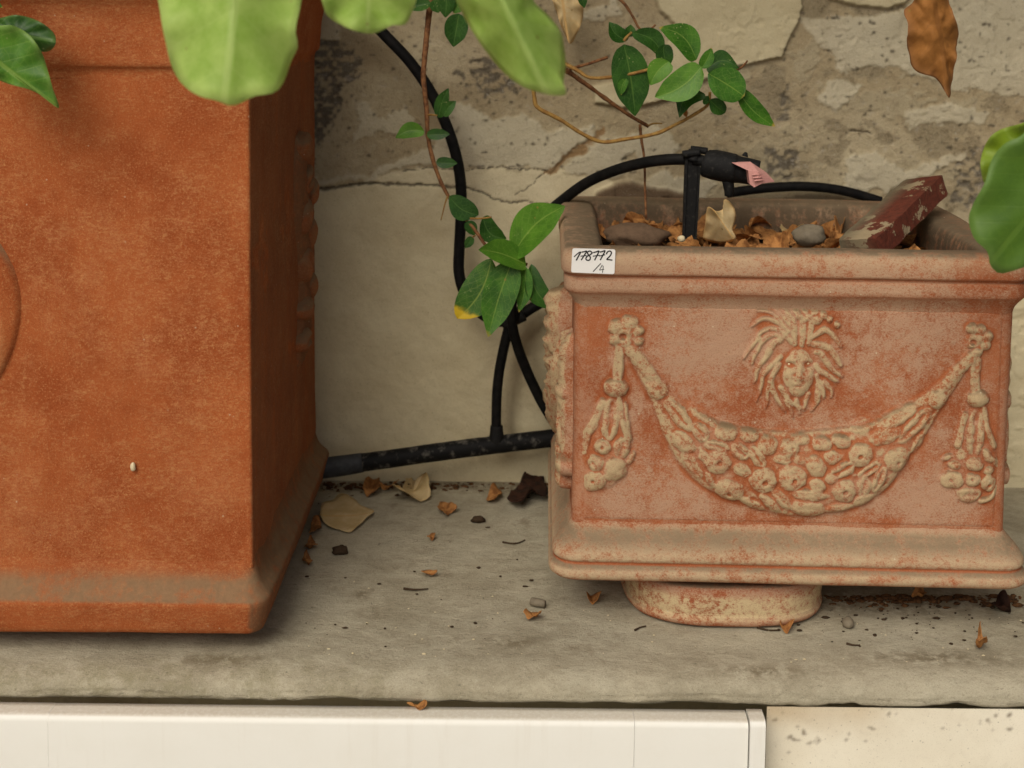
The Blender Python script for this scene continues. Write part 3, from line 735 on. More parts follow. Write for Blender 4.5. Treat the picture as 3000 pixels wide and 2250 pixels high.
    def bump_(name, parent, c, ru, rv, ang, h, base=0.0, under=None, hole=None, groove=0.0, flat=2.3):
        r = max(ru, rv) * 1.15; sl = box_(c[0] - r, c[0] + r, c[1] - r, c[1] + r)
        dx, dy = GU[sl] + jx[sl] - c[0], GV[sl] + jy[sl] - c[1]; ca, sa = math.cos(ang), math.sin(ang)
        x, y = (dx * ca + dy * sa) / ru, (-dx * sa + dy * ca) / rv
        T = np.hypot(x, y); p = np.clip(1 - T ** flat, 0, 1) ** 0.6; hh = p.copy()
        if groove: hh = hh - groove * p * np.exp(-(y / 0.34) ** 2) * sstep(1.0, 0.6, np.abs(x + 0.08))
        if hole: hh = hh - 0.6 * np.exp(-(np.hypot(x - hole[0], y - hole[1]) / hole[2]) ** 4)
        u_ = (under[sl] if under is not None else 0.0)
        return put_(sl, np.where(T < 1, u_ + base * np.clip(p * 3, 0, 1) + h * hh, 0), name, parent)
    def strip_(name, parent, pts, hw, h, base=0.0, under=None, groove=0.0, taper=True):
        P = cat_rom(np.asarray(pts, float), 14); w = np.interp(np.linspace(0, 1, 14), np.linspace(0, 1, len(np.atleast_1d(hw))), np.atleast_1d(hw))
        r = w.max() * 1.2; sl = box_(P[:, 0].min() - r, P[:, 0].max() + r, P[:, 1].min() - r, P[:, 1].max() + r)
        x, y = GU[sl] + 0.6 * jx[sl], GV[sl] + 0.6 * jy[sl]; best = np.full(x.shape, 9.0); sgn = np.zeros(x.shape)
        for k in range(13):
            d = P[k + 1] - P[k]; t = np.clip(((x - P[k, 0]) * d[0] + (y - P[k, 1]) * d[1]) / (d @ d + 1e-12), 0, 1)
            q = np.hypot(x - P[k, 0] - t * d[0], y - P[k, 1] - t * d[1]) / (w[k] * (1 - t) + w[k + 1] * t)
            best = np.minimum(best, q)
        p = np.clip(1 - best ** 2.2, 0, 1) ** 0.62; hh = p - groove * p * np.exp(-(best / 0.4) ** 2)
        u_ = (under[sl] if under is not None else 0.0)
        return put_(sl, np.where(best < 1, u_ + base * np.clip(p * 3, 0, 1) + h * hh, 0), name, parent)
    # garland core
    up = [(1835,985),(1872,1018),(1925,1108),(2000,1172),(2100,1228),(2250,1256),(2400,1254),(2560,1230),(2680,1166),(2735,1126),(2800,1074),(2858,1012)]
    lo = [(1822,1000),(1848,1060),(1900,1160),(1942,1272),(2000,1372),(2085,1440),(2190,1478),(2290,1508),(2390,1508),(2510,1484),(2600,1425),(2655,1345),(2712,1270),(2760,1190),(2812,1110),(2852,1040)]
    A = cat_rom(np.array([uv(*q) for q in up]), 700); B = cat_rom(np.array([uv(*q) for q in lo]), 700)
    q = np.linspace(0, 1, 140); wd_ = np.linalg.norm(A - B, axis=1)
    pr = np.clip(1 - np.abs(2 * q - 1) ** 3.2, 0, 1) ** 0.6
    R_ = A[:, None] * (1 - q)[None, :, None] + B[:, None] * q[None, :, None]
    hr = (np.clip(wd_ / 0.07, 0.45, 1.0) * 0.0105)[:, None] * pr[None, :]
    SW = np.zeros(GU.shape)
    np.maximum.at(SW, (np.clip(((R_[..., 1] - gv[0]) / RES).round().astype(int), 0, len(gv) - 1), np.clip(((R_[..., 0] - gu[0]) / RES).round().astype(int), 0, len(gu) - 1)), hr)
    SW = blur(SW, 3)
    gk = put_((slice(None), slice(None)), SW, 'garland', None)
    F_ = [  # px, py, radius along, radius across, angle, height, hole, groove
        (2099,1344,38,35,0,9,(.15,-.1,.22),0),(2135,1429,42,30,-25,9,(.1,-.35,.2),0),(2232,1397,39,37,0,10,(.1,-.2,.2),0),
        (2316,1390,40,38,0,10,(.15,-.25,.16),0),(2244,1298,29,27,0,8,None,0),(2308,1306,29,27,0,9,(.3,0,.14),0),
        (2123,1262,32,23,-8,8,None,0),(2191,1269,28,17,-10,7,None,0),(2000,1289,37,25,-48,8,None,0.25),
        (1988,1212,54,22,-50,8,None,0.75),(2049,1258,30,20,-50,8,None,0.7),(2097,1298,34,15,-12,8,None,0.8),
        (2164,1313,30,20,-40,8,None,0.75),(2215,1330,36,18,-55,8,None,0.7),(2290,1337,26,15,-10,7,None,0.4),
        (2025,1356,45,17,-55,6,None,0.7),(2078,1400,28,9,-62,6,None,0),(2251,1465,42,13,-42,7,None,0),
        (2285,1453,40,16,-45,8,None,0.6),(2200,1470,40,13,-25,6,None,0),(2515,1325,34,33,0,10,(0,-.1,.2),0),
        (2623,1339,36,35,0,9,(.05,-.25,.16),0),(2469,1429,34,33,0,10,(.05,-.1,.22),0),(2384,1357,34,28,-45,9,None,0),
        (2406,1294,28,20,-10,8,None,0),(2461,1286,28,18,-15,8,None,0),(2389,1412,27,21,-50,9,None,0.25),
        (2365,1441,48,19,-5,9,None,0.15),(2365,1482,48,26,-8,10,None,0.1),(2464,1368,38,19,28,8,None,0.75),
        (2541,1368,38,16,38,8,None,0.75),(2570,1397,40,17,68,8,None,0.7),(2524,1417,28,22,78,8,None,0.5),
        (2524,1457,28,18,22,7,None,0.2),(2454,1481,40,13,12,7,None,0.2),(2529,1240,38,20,18,6,None,0.3),
        (2625,1216,64,22,30,7,None,0.5),(2676,1240,64,20,48,8,None,0.75),(2686,1296,33,12,66,6,None,0.7),
        (2590,1268,46,22,20,6,None,0.2),(2060,1215,52,13,-38,5,None,0.0),(2340,1282,28,16,-5,5,None,0),(2340,1340,22,18,0,6,None,0),(2430,1330,26,20,-20,6,None,0),(2170,1368,28,18,-30,6,None,0.3),(2430,1392,20,16,0,6,None,0),(2065,1330,24,16,-40,6,None,0.2)]
    for (x, y, ra, rb, an, h, hole, gr) in F_:
        bump_('fruit' if gr < 0.5 else 'leaf', gk, uv(x, y), ra * s * 1.10, rb * s * 1.12, math.radians(an), h * 0.00062, 0.0, SW, hole, gr)
    for (x, y, ra, rb) in ((1925,1135,34,32),(2744,1168,28,27)):
        bump_('knot', gk, uv(x, y), ra * s, rb * s, 0.4, 0.005, 0.0, SW * 1.0)
    strip_('strap', gk, [uv(*q_) for q_ in ((1845,1020),(1880,1065),(1915,1118))], 24 * s, 0.0075, 0.0)
    strip_('strap', gk, [uv(*q_) for q_ in ((2845,1045),(2800,1090),(2755,1145))], 20 * s, 0.0065, 0.0)
    # rosettes
    for lst, hole in (([(1809,957,27),(1843,947,28),(1867,967,19),(1870,998,15),(1802,994,18),(1833,1000,22),(1832,972,26)], (1825,983,8)),
                      ([(2846,961,16),(2872,965,17),(2890,983,18),(2882,1008,18),(2861,1030,16),(2842,1008,13),(2866,990,20)], (2848,1001,7))):
        cx = np.mean([uv(a_, b_) for a_, b_, r in lst], axis=0)
        rk = bump_('rosette', None, cx, 46 * s * (1 if hole[2] == 8 else 0.75), 44 * s * (1 if hole[2] == 8 else 0.75), 0, 0.0055, flat=4)
        for a_, b_, r in lst: bump_('petal', rk, uv(a_, b_), r * s * 1.1, r * s, 0, 0.0075, 0.0)
        c = uv(hole[0], hole[1]); d_ = np.hypot(GU - c[0], GV - c[1]) / (hole[2] * s * 1.15); HF = HF * (1 - 0.85 * np.exp(-d_ ** 4)); 
    # tassels
    def tassel(bead, stem, lump, items, ribs):
        tk = bump_('tassel', None, uv(*lump[:2]), lump[2] * s, lump[3] * s, math.radians(lump[4]), 0.0055, flat=3)
        und = HF.copy() * 0.9
        strip_('stem', tk, [uv(*q_) for q_ in stem], 17 * s, 0.0062, groove=0.25)
        bump_('bead', tk, uv(bead[0], bead[1]), bead[2] * s, bead[3] * s, 0, 0.0105)
        for (x, y, ra, rb, an, h, hole, gr) in items:
            bump_('leaf' if gr >= 0.5 else 'fruit', tk, uv(x, y), ra * s * 1.08, rb * s * 1.1, math.radians(an), h * 0.0007, 0.0006, und, hole, gr)
        for pts, w in ribs: strip_('leaf', tk, [uv(*q_) for q_ in pts], w * s, 0.005, 0.0, und)
    tassel((1804,1134,38,30), [(1814,1010),(1812,1060),(1808,1118)], (1785,1320,120,60,80),
           [(1789,1221,66,26,85,9,None,.8),(1765,1305,26,21,0,8,(-.1,-.1,.2),0),(1821,1308,31,24,80,8,None,.6),(1746,1352,25,25,60,8,(-.2,.3,.3),0),
            (1803,1368,36,33,0,9,None,0),(1741,1406,33,30,20,9,(-.1,.1,.12),0),(1848,1339,22,10,70,7,None,0),(1780,1385,20,18,0,6,None,0)],
           [([(1765,1180),(1742,1235),(1718,1270),(1706,1318)], 17),([(1812,1165),(1822,1225),(1842,1282)], 12),([(1832,1180),(1840,1240),(1846,1285)], 6)])
    tassel((2864,1166,33,30), [(2856,1055),(2854,1095),(2856,1140)], (2850,1350,122,64,82),
           [(2854,1262,70,26,88,9,None,.85),(2850,1354,24,20,0,8,None,0),(2890,1330,24,12,-55,7,None,0),(2917,1352,22,10,-60,7,None,0),(2893,1374,17,15,0,7,None,0),
            (2893,1412,24,25,0,8,(0,-.2,.2),0),(2846,1401,24,20,0,8,(-.1,.1,.2),0),(2785,1403,33,26,0,8,(-.1,0,.15),0),(2792,1359,20,12,-10,6,None,0),(2774,1337,18,10,20,5,None,0),
            (2835,1446,36,22,0,7,None,.5),(2928,1390,22,7,-80,6,None,0)],
           [([(2880,1195),(2893,1262),(2912,1305)], 10),([(2825,1215),(2812,1265),(2802,1300)], 12),([(2870,1465),(2900,1455),(2922,1425)], 9)])
    # mask
    Z = lambda x, y: uv(2150 + x * 0.2411, 860 + y * 0.2411)
    k_ = 0.2411 * s
    hk = bump_('mask', None, Z(760, 800), 150 * s, 138 * s, math.radians(80), 0.0030, flat=1.6)
    mu = HF.copy()
    locks = [([(700,420),(640,340),(560,230),(470,150)],30),([(660,450),(600,380),(500,260),(380,200),(280,205)],30),([(640,430),(560,370),(450,310),(330,310),(220,390)],32),
             ([(700,580),(600,470),(480,420),(350,450),(270,550)],34),([(600,520),(500,490),(400,520),(330,600),(260,720),(210,850)],32),([(560,560),(495,580),(430,670),(370,780),(290,880)],44),
             ([(560,760),(480,840),(400,920),(345,1000),(335,1110)],32),([(540,850),(470,970),(440,1080),(500,1230),(620,1420)],36),([(420,1120),(400,1200),(405,1290),(385,1385)],28),
             ([(560,1130),(610,1210),(680,1310),(830,1390)],40),([(930,520),(990,490),(1100,430),(1200,500),(1300,640)],36),([(960,600),(1010,610),(1120,640),(1200,720),(1300,870)],46),
             ([(1000,700),(1050,720),(1120,820),(1200,920),(1310,1000)],38),([(980,860),(1020,920),(1130,980),(1250,1060)],38),([(990,980),(1030,1060),(1080,1160),(1090,1250)],32),
             ([(1090,1060),(1150,1130),(1185,1180),(1170,1250)],28),([(1010,1100),(1020,1180),(1005,1300),(945,1410)],38),([(900,1200),(880,1260),(865,1340),(850,1410)],28),([(320,540),(240,600),(180,680),(110,790)],26),
             ([(700,300),(720,420),(740,600)],50),([(830,280),(830,420),(820,620)],52),([(950,300),(920,430),(900,600)],50),([(330,820),(290,900),(265,1000),(250,1080)],24),([(330,1120),(305,1210),(265,1300)],22),
             ([(620,140),(650,240),(700,360)],46),([(500,140),(600,180),(690,270)],36),([(750,1280),(780,1380),(800,1460)],30),([(620,1300),(680,1400),(720,1500)],26)]
    for k, (pts, w) in enumerate(locks):
        strip_('hair_lock', hk, [Z(*q_) for q_ in pts], [w * k_ * 1.0, w * k_ * 1.15, w * k_ * 0.95, w * k_ * 0.6], 0.0032, 0.0, mu)
    for k, (a_, b_, r, r2) in enumerate(((750,195,56,64),(865,185,52,68),(970,205,60,70),(1080,250,60,64),(1160,305,50,50),(1245,370,48,48),(790,260,54,64),(900,280,64,64),(1010,310,64,60))):
        bump_('hair_lock', hk, Z(a_, b_), r * k_, r2 * k_, 0.2 * k, 0.0045, 0.0, mu)
    c = Z(780, 950); sl = box_(c[0] - 240 * k_, c[0] + 240 * k_, c[1] - 350 * k_, c[1] + 350 * k_)
    x, y = (GU[sl] - c[0] + 0.5 * jx[sl]) / k_, (GV[sl] - c[1] + 0.5 * jy[sl]) / k_
    hw_ = 212 * (1 - 0.10 * y / 330) * np.where(y < 0, 1 - 0.30 * (y / 330) ** 2, 1)
    T = np.hypot(x / hw_, y / 330); p = np.clip(1 - T ** 2.6, 0, 1) ** 0.6
    G = lambda cx, cy, sx, sy: np.exp(-((x - cx) / sx) ** 2 - ((y - cy) / sy) ** 2)
    h = 0.0088 * p + p ** 0.3 * (0.0034 * (G(5, 25, 34, 90) + 0.9 * G(5, -55, 46, 36)) + 0.0013 * (G(-105, 160, 72, 28) + G(105, 160, 72, 28)) - 0.0042 * (G(-112, 102, 46, 38) + G(108, 104, 46, 38))
        + 0.0012 * (G(-120, -40, 60, 60) + G(120, -40, 60, 60)) + 0.0014 * (G(0, -135, 62, 18) + G(0, -180, 50, 20)) - 0.0024 * G(0, -157, 50, 12) + 0.0014 * G(0, -250, 60, 40) + 0.001 * G(0, 230, 120, 60))
    fk = put_(sl, np.where(T < 1, h, 0), 'face', hk)
    # soften as fired clay would be, add the hand-pressed unevenness
    HF = blur(HF, 2) * 0.70
    HF = HF + 0.00060 * fbm(WOB, 220, 3, 71) * sstep(0.001, 0.004, HF) + 0.0007 * fbm(WOB, 26, 3, 75) + 0.0002 * fbm(WOB, 160, 3, 77)
    prom = HF - blur(HF, 36)
    raised = sstep(0.0015, 0.0045, blur(HF, 4))
    wear = np.clip(sstep(-0.0006, 0.0005, prom) * sstep(0.0008, 0.0030, blur(HF, 4)) * 1.1, 0, 1)
    bare = np.clip(sstep(0.0001, -0.0009, prom) * 1.3 * sstep(-0.2, 0.3, fbm(WOB, 30, 3, 81)) + 0.5 * raised * sstep(0.0, -0.0006, prom) + 0.4 * sstep(0.03, 0.0, ul - np.abs(GU)), 0, 1)
    PXC = {}
    BA = np.zeros(GU.shape)
    for (x, y, rx, ry, a_) in ((2040,1000,200,130,.045),(2640,1020,190,130,.030),(1950,1500,260,60,.03),(2720,1440,160,80,.035),(1740,1000,55,170,-.05),(2930,1250,45,330,-.05),(2350,1530,420,28,-.035),(1800,1540,200,40,.03),(2300,1590,700,30,.035),(2420,1200,320,60,-.035),(2090,1150,100,60,-.02),(2420,960,110,110,-.03),(2230,1050,80,130,-.025),(1900,1300,50,140,-.02),(2760,1300,80,120,-.03),(2200,890,300,30,.03),(2800,890,150,25,-.02),(2540,1520,160,40,-.02)):
        c = uv(x, y); BA += a_ * np.exp(-((GU - c[0]) / (rx * s)) ** 2 - ((GV - c[1]) / (ry * s)) ** 2)
    edge = np.minimum(np.minimum(GU - gu[0], gu[-1] - GU), np.minimum(GV - gv[0], gv[-1] - GV))
    HF = HF * sstep(0.0, 0.008, edge) + 0.0007 - 0.0016 * sstep(0.005, 0.0, edge)
    Xf = front.pt(GU, GV, HF).reshape(-1, 3)
    nv, nu = GU.shape
    FQ = gridF(nv, nu)
    du = np.gradient(HF, RES, axis=1).ravel(); dv = np.gradient(HF, RES, axis=0).ravel()
    NN = np.stack([-du, -np.ones(du.size), -dv], -1); NN /= np.linalg.norm(NN, axis=1)[:, None]
    own = np.sort(OW.ravel()[FQ], axis=1)[:, 1]
    objs = {}
    def emit(k, name, parent, mat):
        f = FQ[own == k]
        if len(f) == 0: 
            return None
        ids, inv = np.unique(f, return_inverse=True)
        o = mk(name, Xf[ids], inv.reshape(-1, 4), mat, parent, attrs={'wear': wear.ravel()[ids], 'bare': bare.ravel()[ids], 'bloomadd': BA.ravel()[ids]}, local=True)
        o.data.normals_split_custom_set_from_vertices(NN[ids].tolist())
        return o
    emit(-1, 'front_panel', root, M_TERRA)
    for k, (nm, par) in enumerate(elems):
        if par is None: objs[k] = emit(k, nm, root, M_TERRA)
    for k, (nm, par) in enumerate(elems):
        if par is not None: emit(k, nm, objs[par], M_TERRA)
    mask = objs[hk]
    for a_, b_ in ((662,845),(893,838)):
        c = Z(a_, b_); hz = HF[np.searchsorted(gv, c[1]), np.searchsorted(gu, c[0])]
        v = dome(front, c, 17 * k_, 17 * k_, 0, 0.0014, hz - 0.0008, seed=1, nr=6, ns=12)
        mk('eye', v[0], v[1], M_PALECRUMB, mask, local=True, attrs={'wear': v[2]}, label='small white stone eye of the mask')
    # ---- side festoons (only their bulge shows past the corners)
    for sgn in (-1, 1):
        side = Face((sgn * (W / 2 - ins), 0, 0), (0, 1, 0), (0, 0, 1), (sgn, 0, 0))
        hs = 0.6 if sgn > 0 else 1.15
        fe = part('side_festoon', ribbon(side, [(-0.135, 0.245), (-0.125, 0.19), (-0.12, 0.15), (-0.115, 0.11), (-0.11, 0.08)], [0.010, 0.014, 0.022, 0.026, 0.018], 0.013 * hs, n=60, nc=13, lump=0.35, seed=8), root)
        part('bead', dome(side, (-0.126, 0.182), 0.014, 0.012, 0, 0.012 * hs, 0.004, seed=1), fe)
        part('leaf', dome(side, (-0.124, 0.145), 0.032, 0.010, 1.5, 0.012 * hs, 0.005, None, 0.6, seed=2), fe)
        part('leaf', dome(side, (-0.104, 0.15), 0.032, 0.010, 1.75, 0.011 * hs, 0.005, None, 0.6, seed=5), fe)
        for k, (a, b, r) in enumerate(((-0.128,0.105,0.015),(-0.112,0.085,0.014),(-0.098,0.108,0.015),(-0.118,0.118,0.012))):
            part('fruit', dome(side, (a, b), r, r * 0.85, 0.3 * k, 0.010 * hs, 0.006, seed=k), fe)
        sw = part('side_garland', ribbon(side, [(-0.10, 0.24), (-0.07, 0.17), (-0.01, 0.12), (0.05, 0.13), (0.10, 0.2), (0.12, 0.245)], [0.010, 0.025, 0.034, 0.03, 0.012], 0.022 * hs, n=60, nc=13, lump=0.4, seed=12), root)
        part('side_mask', ribbon(side, [(-0.02, 0.27), (-0.03, 0.24), (-0.02, 0.20), (0.0, 0.18)], [0.02, 0.035, 0.03], 0.024 * hs, seed=9, lump=0.35, n=40, nc=15), root)
    # ---- soil filling
    gx, gy = np.meshgrid(np.linspace(-W / 2 + 0.047, W / 2 - 0.047, 90), np.linspace(-D / 2 + 0.047, D / 2 - 0.047, 60))
    Pz = np.stack([gx, gy, gx * 0], -1)
    gz = Ht - 0.040 + 0.008 * fbm(Pz, 18, 4, 1) + 0.004 * fbm(Pz, 80, 3, 2)
    mk('soil', np.stack([gx, gy, gz], -1).reshape(-1, 3), gridF(60, 90), M_SOIL, root, local=True, label='dry brown soil inside the planter')
    # ---- sticker
    rp = c0 - ay * (D / 2 + 0.0008); rp[2] = Z0
    def uvr(px, py):
        q_ = PP(px, py, rp, ay); d = q_ - np.array([c0[0], c0[1], Z0]); return np.array([d.dot(ax), d[2]])
    stf = Face((0, -D / 2 - 0.0014, 0), (1, 0, 0), (0, 0, 1), (0, -1, 0))
    cs = np.array([uvr(*q_) for q_ in ((1677,727.5),(1803,730.5),(1800,803),(1673,797.5))])
    pts = []
    r = 0.0022
    for k in range(4):
        a, b, cc = cs[k - 1], cs[k], cs[(k + 1) % 4]
        d1 = (a - b) / np.linalg.norm(a - b); d2 = (cc - b) / np.linalg.norm(cc - b)
        for u in np.linspace(0, 1, 6):
            pts.append(b + d1 * r * (1 - u) ** 2 + d2 * r * u ** 2)
    pts = np.array(pts); nP = len(pts)
    Vs = np.vstack([stf.pt(pts[:, 0], pts[:, 1], np.full(nP, 0.0003)), stf.pt(pts[:, 0], pts[:, 1], np.full(nP, -0.0016))])
    Fs = [list(range(nP))[::-1]] + [[k, (k + 1) % nP, nP + (k + 1) % nP, nP + k] for k in range(nP)]
    stk = mk('sticker', Vs, Fs, M_LABEL, root, smooth=False, local=True, label='white sticker with the handwritten number 178772 /4')
    z5 = lambda x, y: uvr(1600 + x * 0.3165, 350 + y * 0.3165)
    strokes = [([(258,1270),(285,1245),(312,1224)],5),([(322,1222),(300,1262),(278,1303)],6.5),
               ([(328,1226),(352,1222),(374,1218),(350,1260),(324,1300)],6),([(318,1264),(345,1260),(374,1258)],4.5),
               ([(428,1232),(405,1216),(382,1228),(392,1252),(408,1272),(404,1296),(384,1302),(368,1290),(378,1266),(412,1246),(430,1230)],6),
               ([(436,1230),(462,1224),(488,1217),(470,1258),(448,1302)],6),([(432,1264),(462,1259),(494,1254)],4.5),
               ([(496,1226),(520,1220),(544,1214),(524,1256),(500,1300)],6),([(488,1262),(515,1257),(546,1250)],4.5),
               ([(556,1246),(568,1224),(590,1216),(604,1232),(590,1262),(562,1292),(584,1296),(613,1300)],6),
               ([(506,1330),(472,1366),(434,1407)],3.8),([(520,1344),(508,1366),(494,1390),(514,1388),(536,1384)],3),([(528,1352),(526,1384),(520,1416)],3)]
    hv = []
    for pts, w in strokes:
        P2 = cat_rom(np.array([z5(*q_) for q_ in pts]), 8 * len(pts))
        T = np.gradient(P2, axis=0); T /= np.linalg.norm(T, axis=1)[:, None]; Nn = np.stack([-T[:, 1], T[:, 0]], -1)
        w_ = w * 0.3165 * s * 0.98
        Lft, Rgt = P2 + Nn * w_, P2 - Nn * w_
        n_ = len(P2)
        top = np.stack([stf.pt(Lft[:, 0], Lft[:, 1], np.full(n_, 0.00055)), stf.pt(Rgt[:, 0], Rgt[:, 1], np.full(n_, 0.00055))], 1).reshape(-1, 3)
        hv.append((top, [[2 * k, 2 * k + 1, 2 * k + 3, 2 * k + 2] for k in range(n_ - 1)]))
    Vh, Fh = join([])if not hv else join(hv)
    mk('handwriting', Vh, Fh, M_INK, stk, smooth=False, local=True)
    return root, c0, Z0, Ht, ax, ay
PL, PC, PZ0, PHT, PAX, PAY = small_planter()

def foot_disc():
    c = PZ(2108, 1745, 0); cx, cy = c[0] + 0.002, 1.2555 + 0.0895
    prof = [(0.0, 0.002), (0.098, 0.0015), (0.1035, 0.004), (0.105, 0.010), (0.102, 0.013), (0.103, 0.018), (0.1045, 0.034), (0.1035, 0.042), (0.100, 0.0455), (0.0, 0.046)]
    pr = densify(chaikin(prof, 1), 0.004); ns = 120
    th = np.linspace(0, 2 * np.pi, ns, endpoint=False)
    sq = (np.abs(np.cos(th)) ** 2.7 + np.abs(np.sin(th)) ** 2.7) ** (-1 / 2.7)
    R = pr[:, 0:1] * sq * (1 + 0.010 * np.sin(2 * th + 1) + 0.006 * np.sin(5 * th))
    V = np.stack([R * np.cos(th) * 1.0, R * np.sin(th) * 0.85, np.repeat(pr[:, 1:2], ns, 1)], -1)
    V[..., :2] *= (1 + 0.02 * fbm(V, 30, 3, 3))[..., None]
    V += np.array([cx, cy, 0.0])
    w = np.exp(-((pr[:, 1] - 0.022) / 0.013) ** 2)[:, None] * np.ones((1, ns))
    mk('foot_disc', V.reshape(-1, 3), gridF(len(pr), ns, True), M_TERRA_DISC, attrs={'wear': w.ravel()},
       label='round lime-stained terracotta disc propping up the small relief planter', cat='pot foot')
foot_disc()

def tall_planter():
    W, D = 0.60, 0.43
    xr = -0.2265; yf = 1.184; z0 = 0.022
    cx, cy = xr - W / 2, yf + D / 2
    root = empty('tall_planter', (cx, cy, z0), 'tall smooth orange terracotta planter standing at the left end of the ledge', 'planter')
    ins = 0.0170
    base = [(0.2, 0.004), (0.02, 0.0), (0.012, 0.0005), (0.0075, 0.004), (0.004, 0.016), (0.0005, 0.030), (0.0, 0.034), (0.0015, 0.0385), (0.006, 0.043), (0.0105, 0.049), (0.0145, 0.058), (ins, 0.072)]
    bv, bf = sweep(W, D, base, 0.020, seed=21, noise=0.0014, ck=1, step=0.003)
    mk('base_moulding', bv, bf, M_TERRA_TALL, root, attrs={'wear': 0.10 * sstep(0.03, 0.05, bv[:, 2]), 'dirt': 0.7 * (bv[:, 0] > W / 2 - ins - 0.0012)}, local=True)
    H1 = 0.545
    body = [(ins, 0.064), (ins, 0.10), (ins + 0.001, 0.3), (ins, 0.5), (ins, H1)]
    v, f = sweep(W, D, body, 0.007, seed=25, noise=0.0012, corner=5, step=0.006)
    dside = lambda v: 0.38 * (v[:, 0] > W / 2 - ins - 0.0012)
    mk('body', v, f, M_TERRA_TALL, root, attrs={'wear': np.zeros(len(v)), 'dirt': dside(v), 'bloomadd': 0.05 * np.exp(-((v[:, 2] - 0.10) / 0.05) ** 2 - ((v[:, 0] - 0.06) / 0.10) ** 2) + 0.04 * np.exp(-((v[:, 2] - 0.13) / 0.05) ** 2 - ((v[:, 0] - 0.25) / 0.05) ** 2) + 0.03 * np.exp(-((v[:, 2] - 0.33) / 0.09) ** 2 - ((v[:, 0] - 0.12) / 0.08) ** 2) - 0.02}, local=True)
    rim = [(ins, H1 - 0.012), (ins - 0.001, H1 - 0.002), (ins - 0.006, H1), (ins - 0.007, H1 + 0.012), (ins - 0.009, H1 + 0.040), (ins - 0.014, H1 + 0.055), (ins - 0.018, H1 + 0.060), (ins - 0.022, H1 + 0.066), (ins - 0.022, H1 + 0.10), (ins - 0.015, H1 + 0.108), (0.03, H1 + 0.108), (0.04, H1 + 0.09), (0.045, H1)]
    v, f = sweep(W, D, rim, 0.012, seed=28, noise=0.0014)
    mk('rim', v, f, M_TERRA_TALL, root, attrs={'wear': np.zeros(len(v))}, local=True)
    s = 1.26 / FPX
    front = Face((0, -D / 2 + ins, 0), (1, 0, 0), (0, 0, 1), (0, -1, 0))
    q = PY(46, 1015, yf + ins) - np.array([cx, cy, z0])
    rm = 0.150
    d = dome(front, (q[0] - rm, q[2]), rm, rm * 0.98, 0, 0.009, 0.0, nr=40, ns=90, flat=9, lump=0.08, seed=0)
    t = np.hypot(d[0][:, 0] - (q[0] - rm), d[0][:, 2] - q[2]) / rm
    mk('medallion', d[0], d[1], M_TERRA_TALL, root, attrs={'wear': 0.45 * sstep(1.0, 0.9, t)}, local=True, label='round raised medallion on the planter front')
    # garland relief on the right side
    side = Face((W / 2 - ins, 0, 0), (0, 1, 0), (0, 0, 1), (1, 0, 0))
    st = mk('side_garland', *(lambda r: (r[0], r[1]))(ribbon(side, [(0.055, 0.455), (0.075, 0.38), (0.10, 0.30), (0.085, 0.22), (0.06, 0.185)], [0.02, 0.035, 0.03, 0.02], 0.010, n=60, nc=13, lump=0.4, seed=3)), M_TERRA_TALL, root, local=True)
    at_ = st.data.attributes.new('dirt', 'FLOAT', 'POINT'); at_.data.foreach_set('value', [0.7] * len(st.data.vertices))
    for k, (a, b, r) in enumerate(((0.07,0.44,0.022),(0.09,0.40,0.02),(0.075,0.36,0.022),(0.105,0.335,0.02),(0.085,0.30,0.022),(0.11,0.27,0.02),(0.08,0.25,0.018),(0.07,0.215,0.016),(0.12,0.38,0.018))):
        d = dome(side, (a, b), r, r * 0.8, 0.5 * k, 0.011, 0.006, None, 0.5 if k % 3 == 1 else 0, seed=k)
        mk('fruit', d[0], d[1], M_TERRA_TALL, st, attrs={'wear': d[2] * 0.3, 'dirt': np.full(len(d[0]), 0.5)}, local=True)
    gx, gy = np.meshgrid(np.linspace(-W / 2 + 0.04, W / 2 - 0.04, 20), np.linspace(-D / 2 + 0.04, D / 2 - 0.04, 14))
    mk('soil', np.stack([gx, gy, H1 + 0.07 + 0.01 * fbm(np.stack([gx, gy, gx], -1), 20, 3, 1)], -1).reshape(-1, 3), gridF(14, 20), M_SOIL, root, local=True)
    # bit of dried vine stuck on the rim and a pale seed husk on the front
    P = PY(390, 1367, yf + ins - 0.001)
    th = np.linspace(0, 2 * np.pi, 12, endpoint=False)
    return root
TP = tall_planter()

# ================================================================== IRRIGATION
RH = 0.0069
def hose(name, pts, rad, label, mat=M_BLACK, n=90, cat='hose', org=None, parent=None):
    V, F = tube(np.array([PY(*p) for p in pts]), rad, n, 16)
    return mk(name, V, F, mat, parent, label=label, cat=cat) if parent is None else mk(name, V, F, mat, parent)
hose('irrigation_hose', [(980,-40,1.585),(1050,20,1.585),(1120,95,1.585),(1200,180,1.585),(1262,270,1.588),(1305,360,1.59),(1335,450,1.592),(1350,540,1.595),(1350,640,1.598),(1345,740,1.60),(1345,800,1.60),(1362,860,1.60),(1405,915,1.602),(1460,942,1.606),(1515,928,1.612),(1570,895,1.618),(1640,860,1.622),(1760,820,1.63)],
     RH, 'black hose curving down from the big leaf and passing behind the relief planter')
hose('irrigation_hose', [(1690,1330,1.60),(1640,1262,1.60),(1600,1200,1.60),(1578,1160,1.60),(1545,1090,1.60),(1518,1020,1.597),(1500,945,1.59),(1500,850,1.588),(1515,760,1.585),(1560,690,1.58),(1600,630,1.575),(1650,585,1.56),(1720,535,1.535),(1800,500,1.505),(1880,478,1.48),(1950,468,1.462),(2016,466,1.45)],
     RH * 0.94, 'black hose arching from the hose crossing up to the sprayer stake')
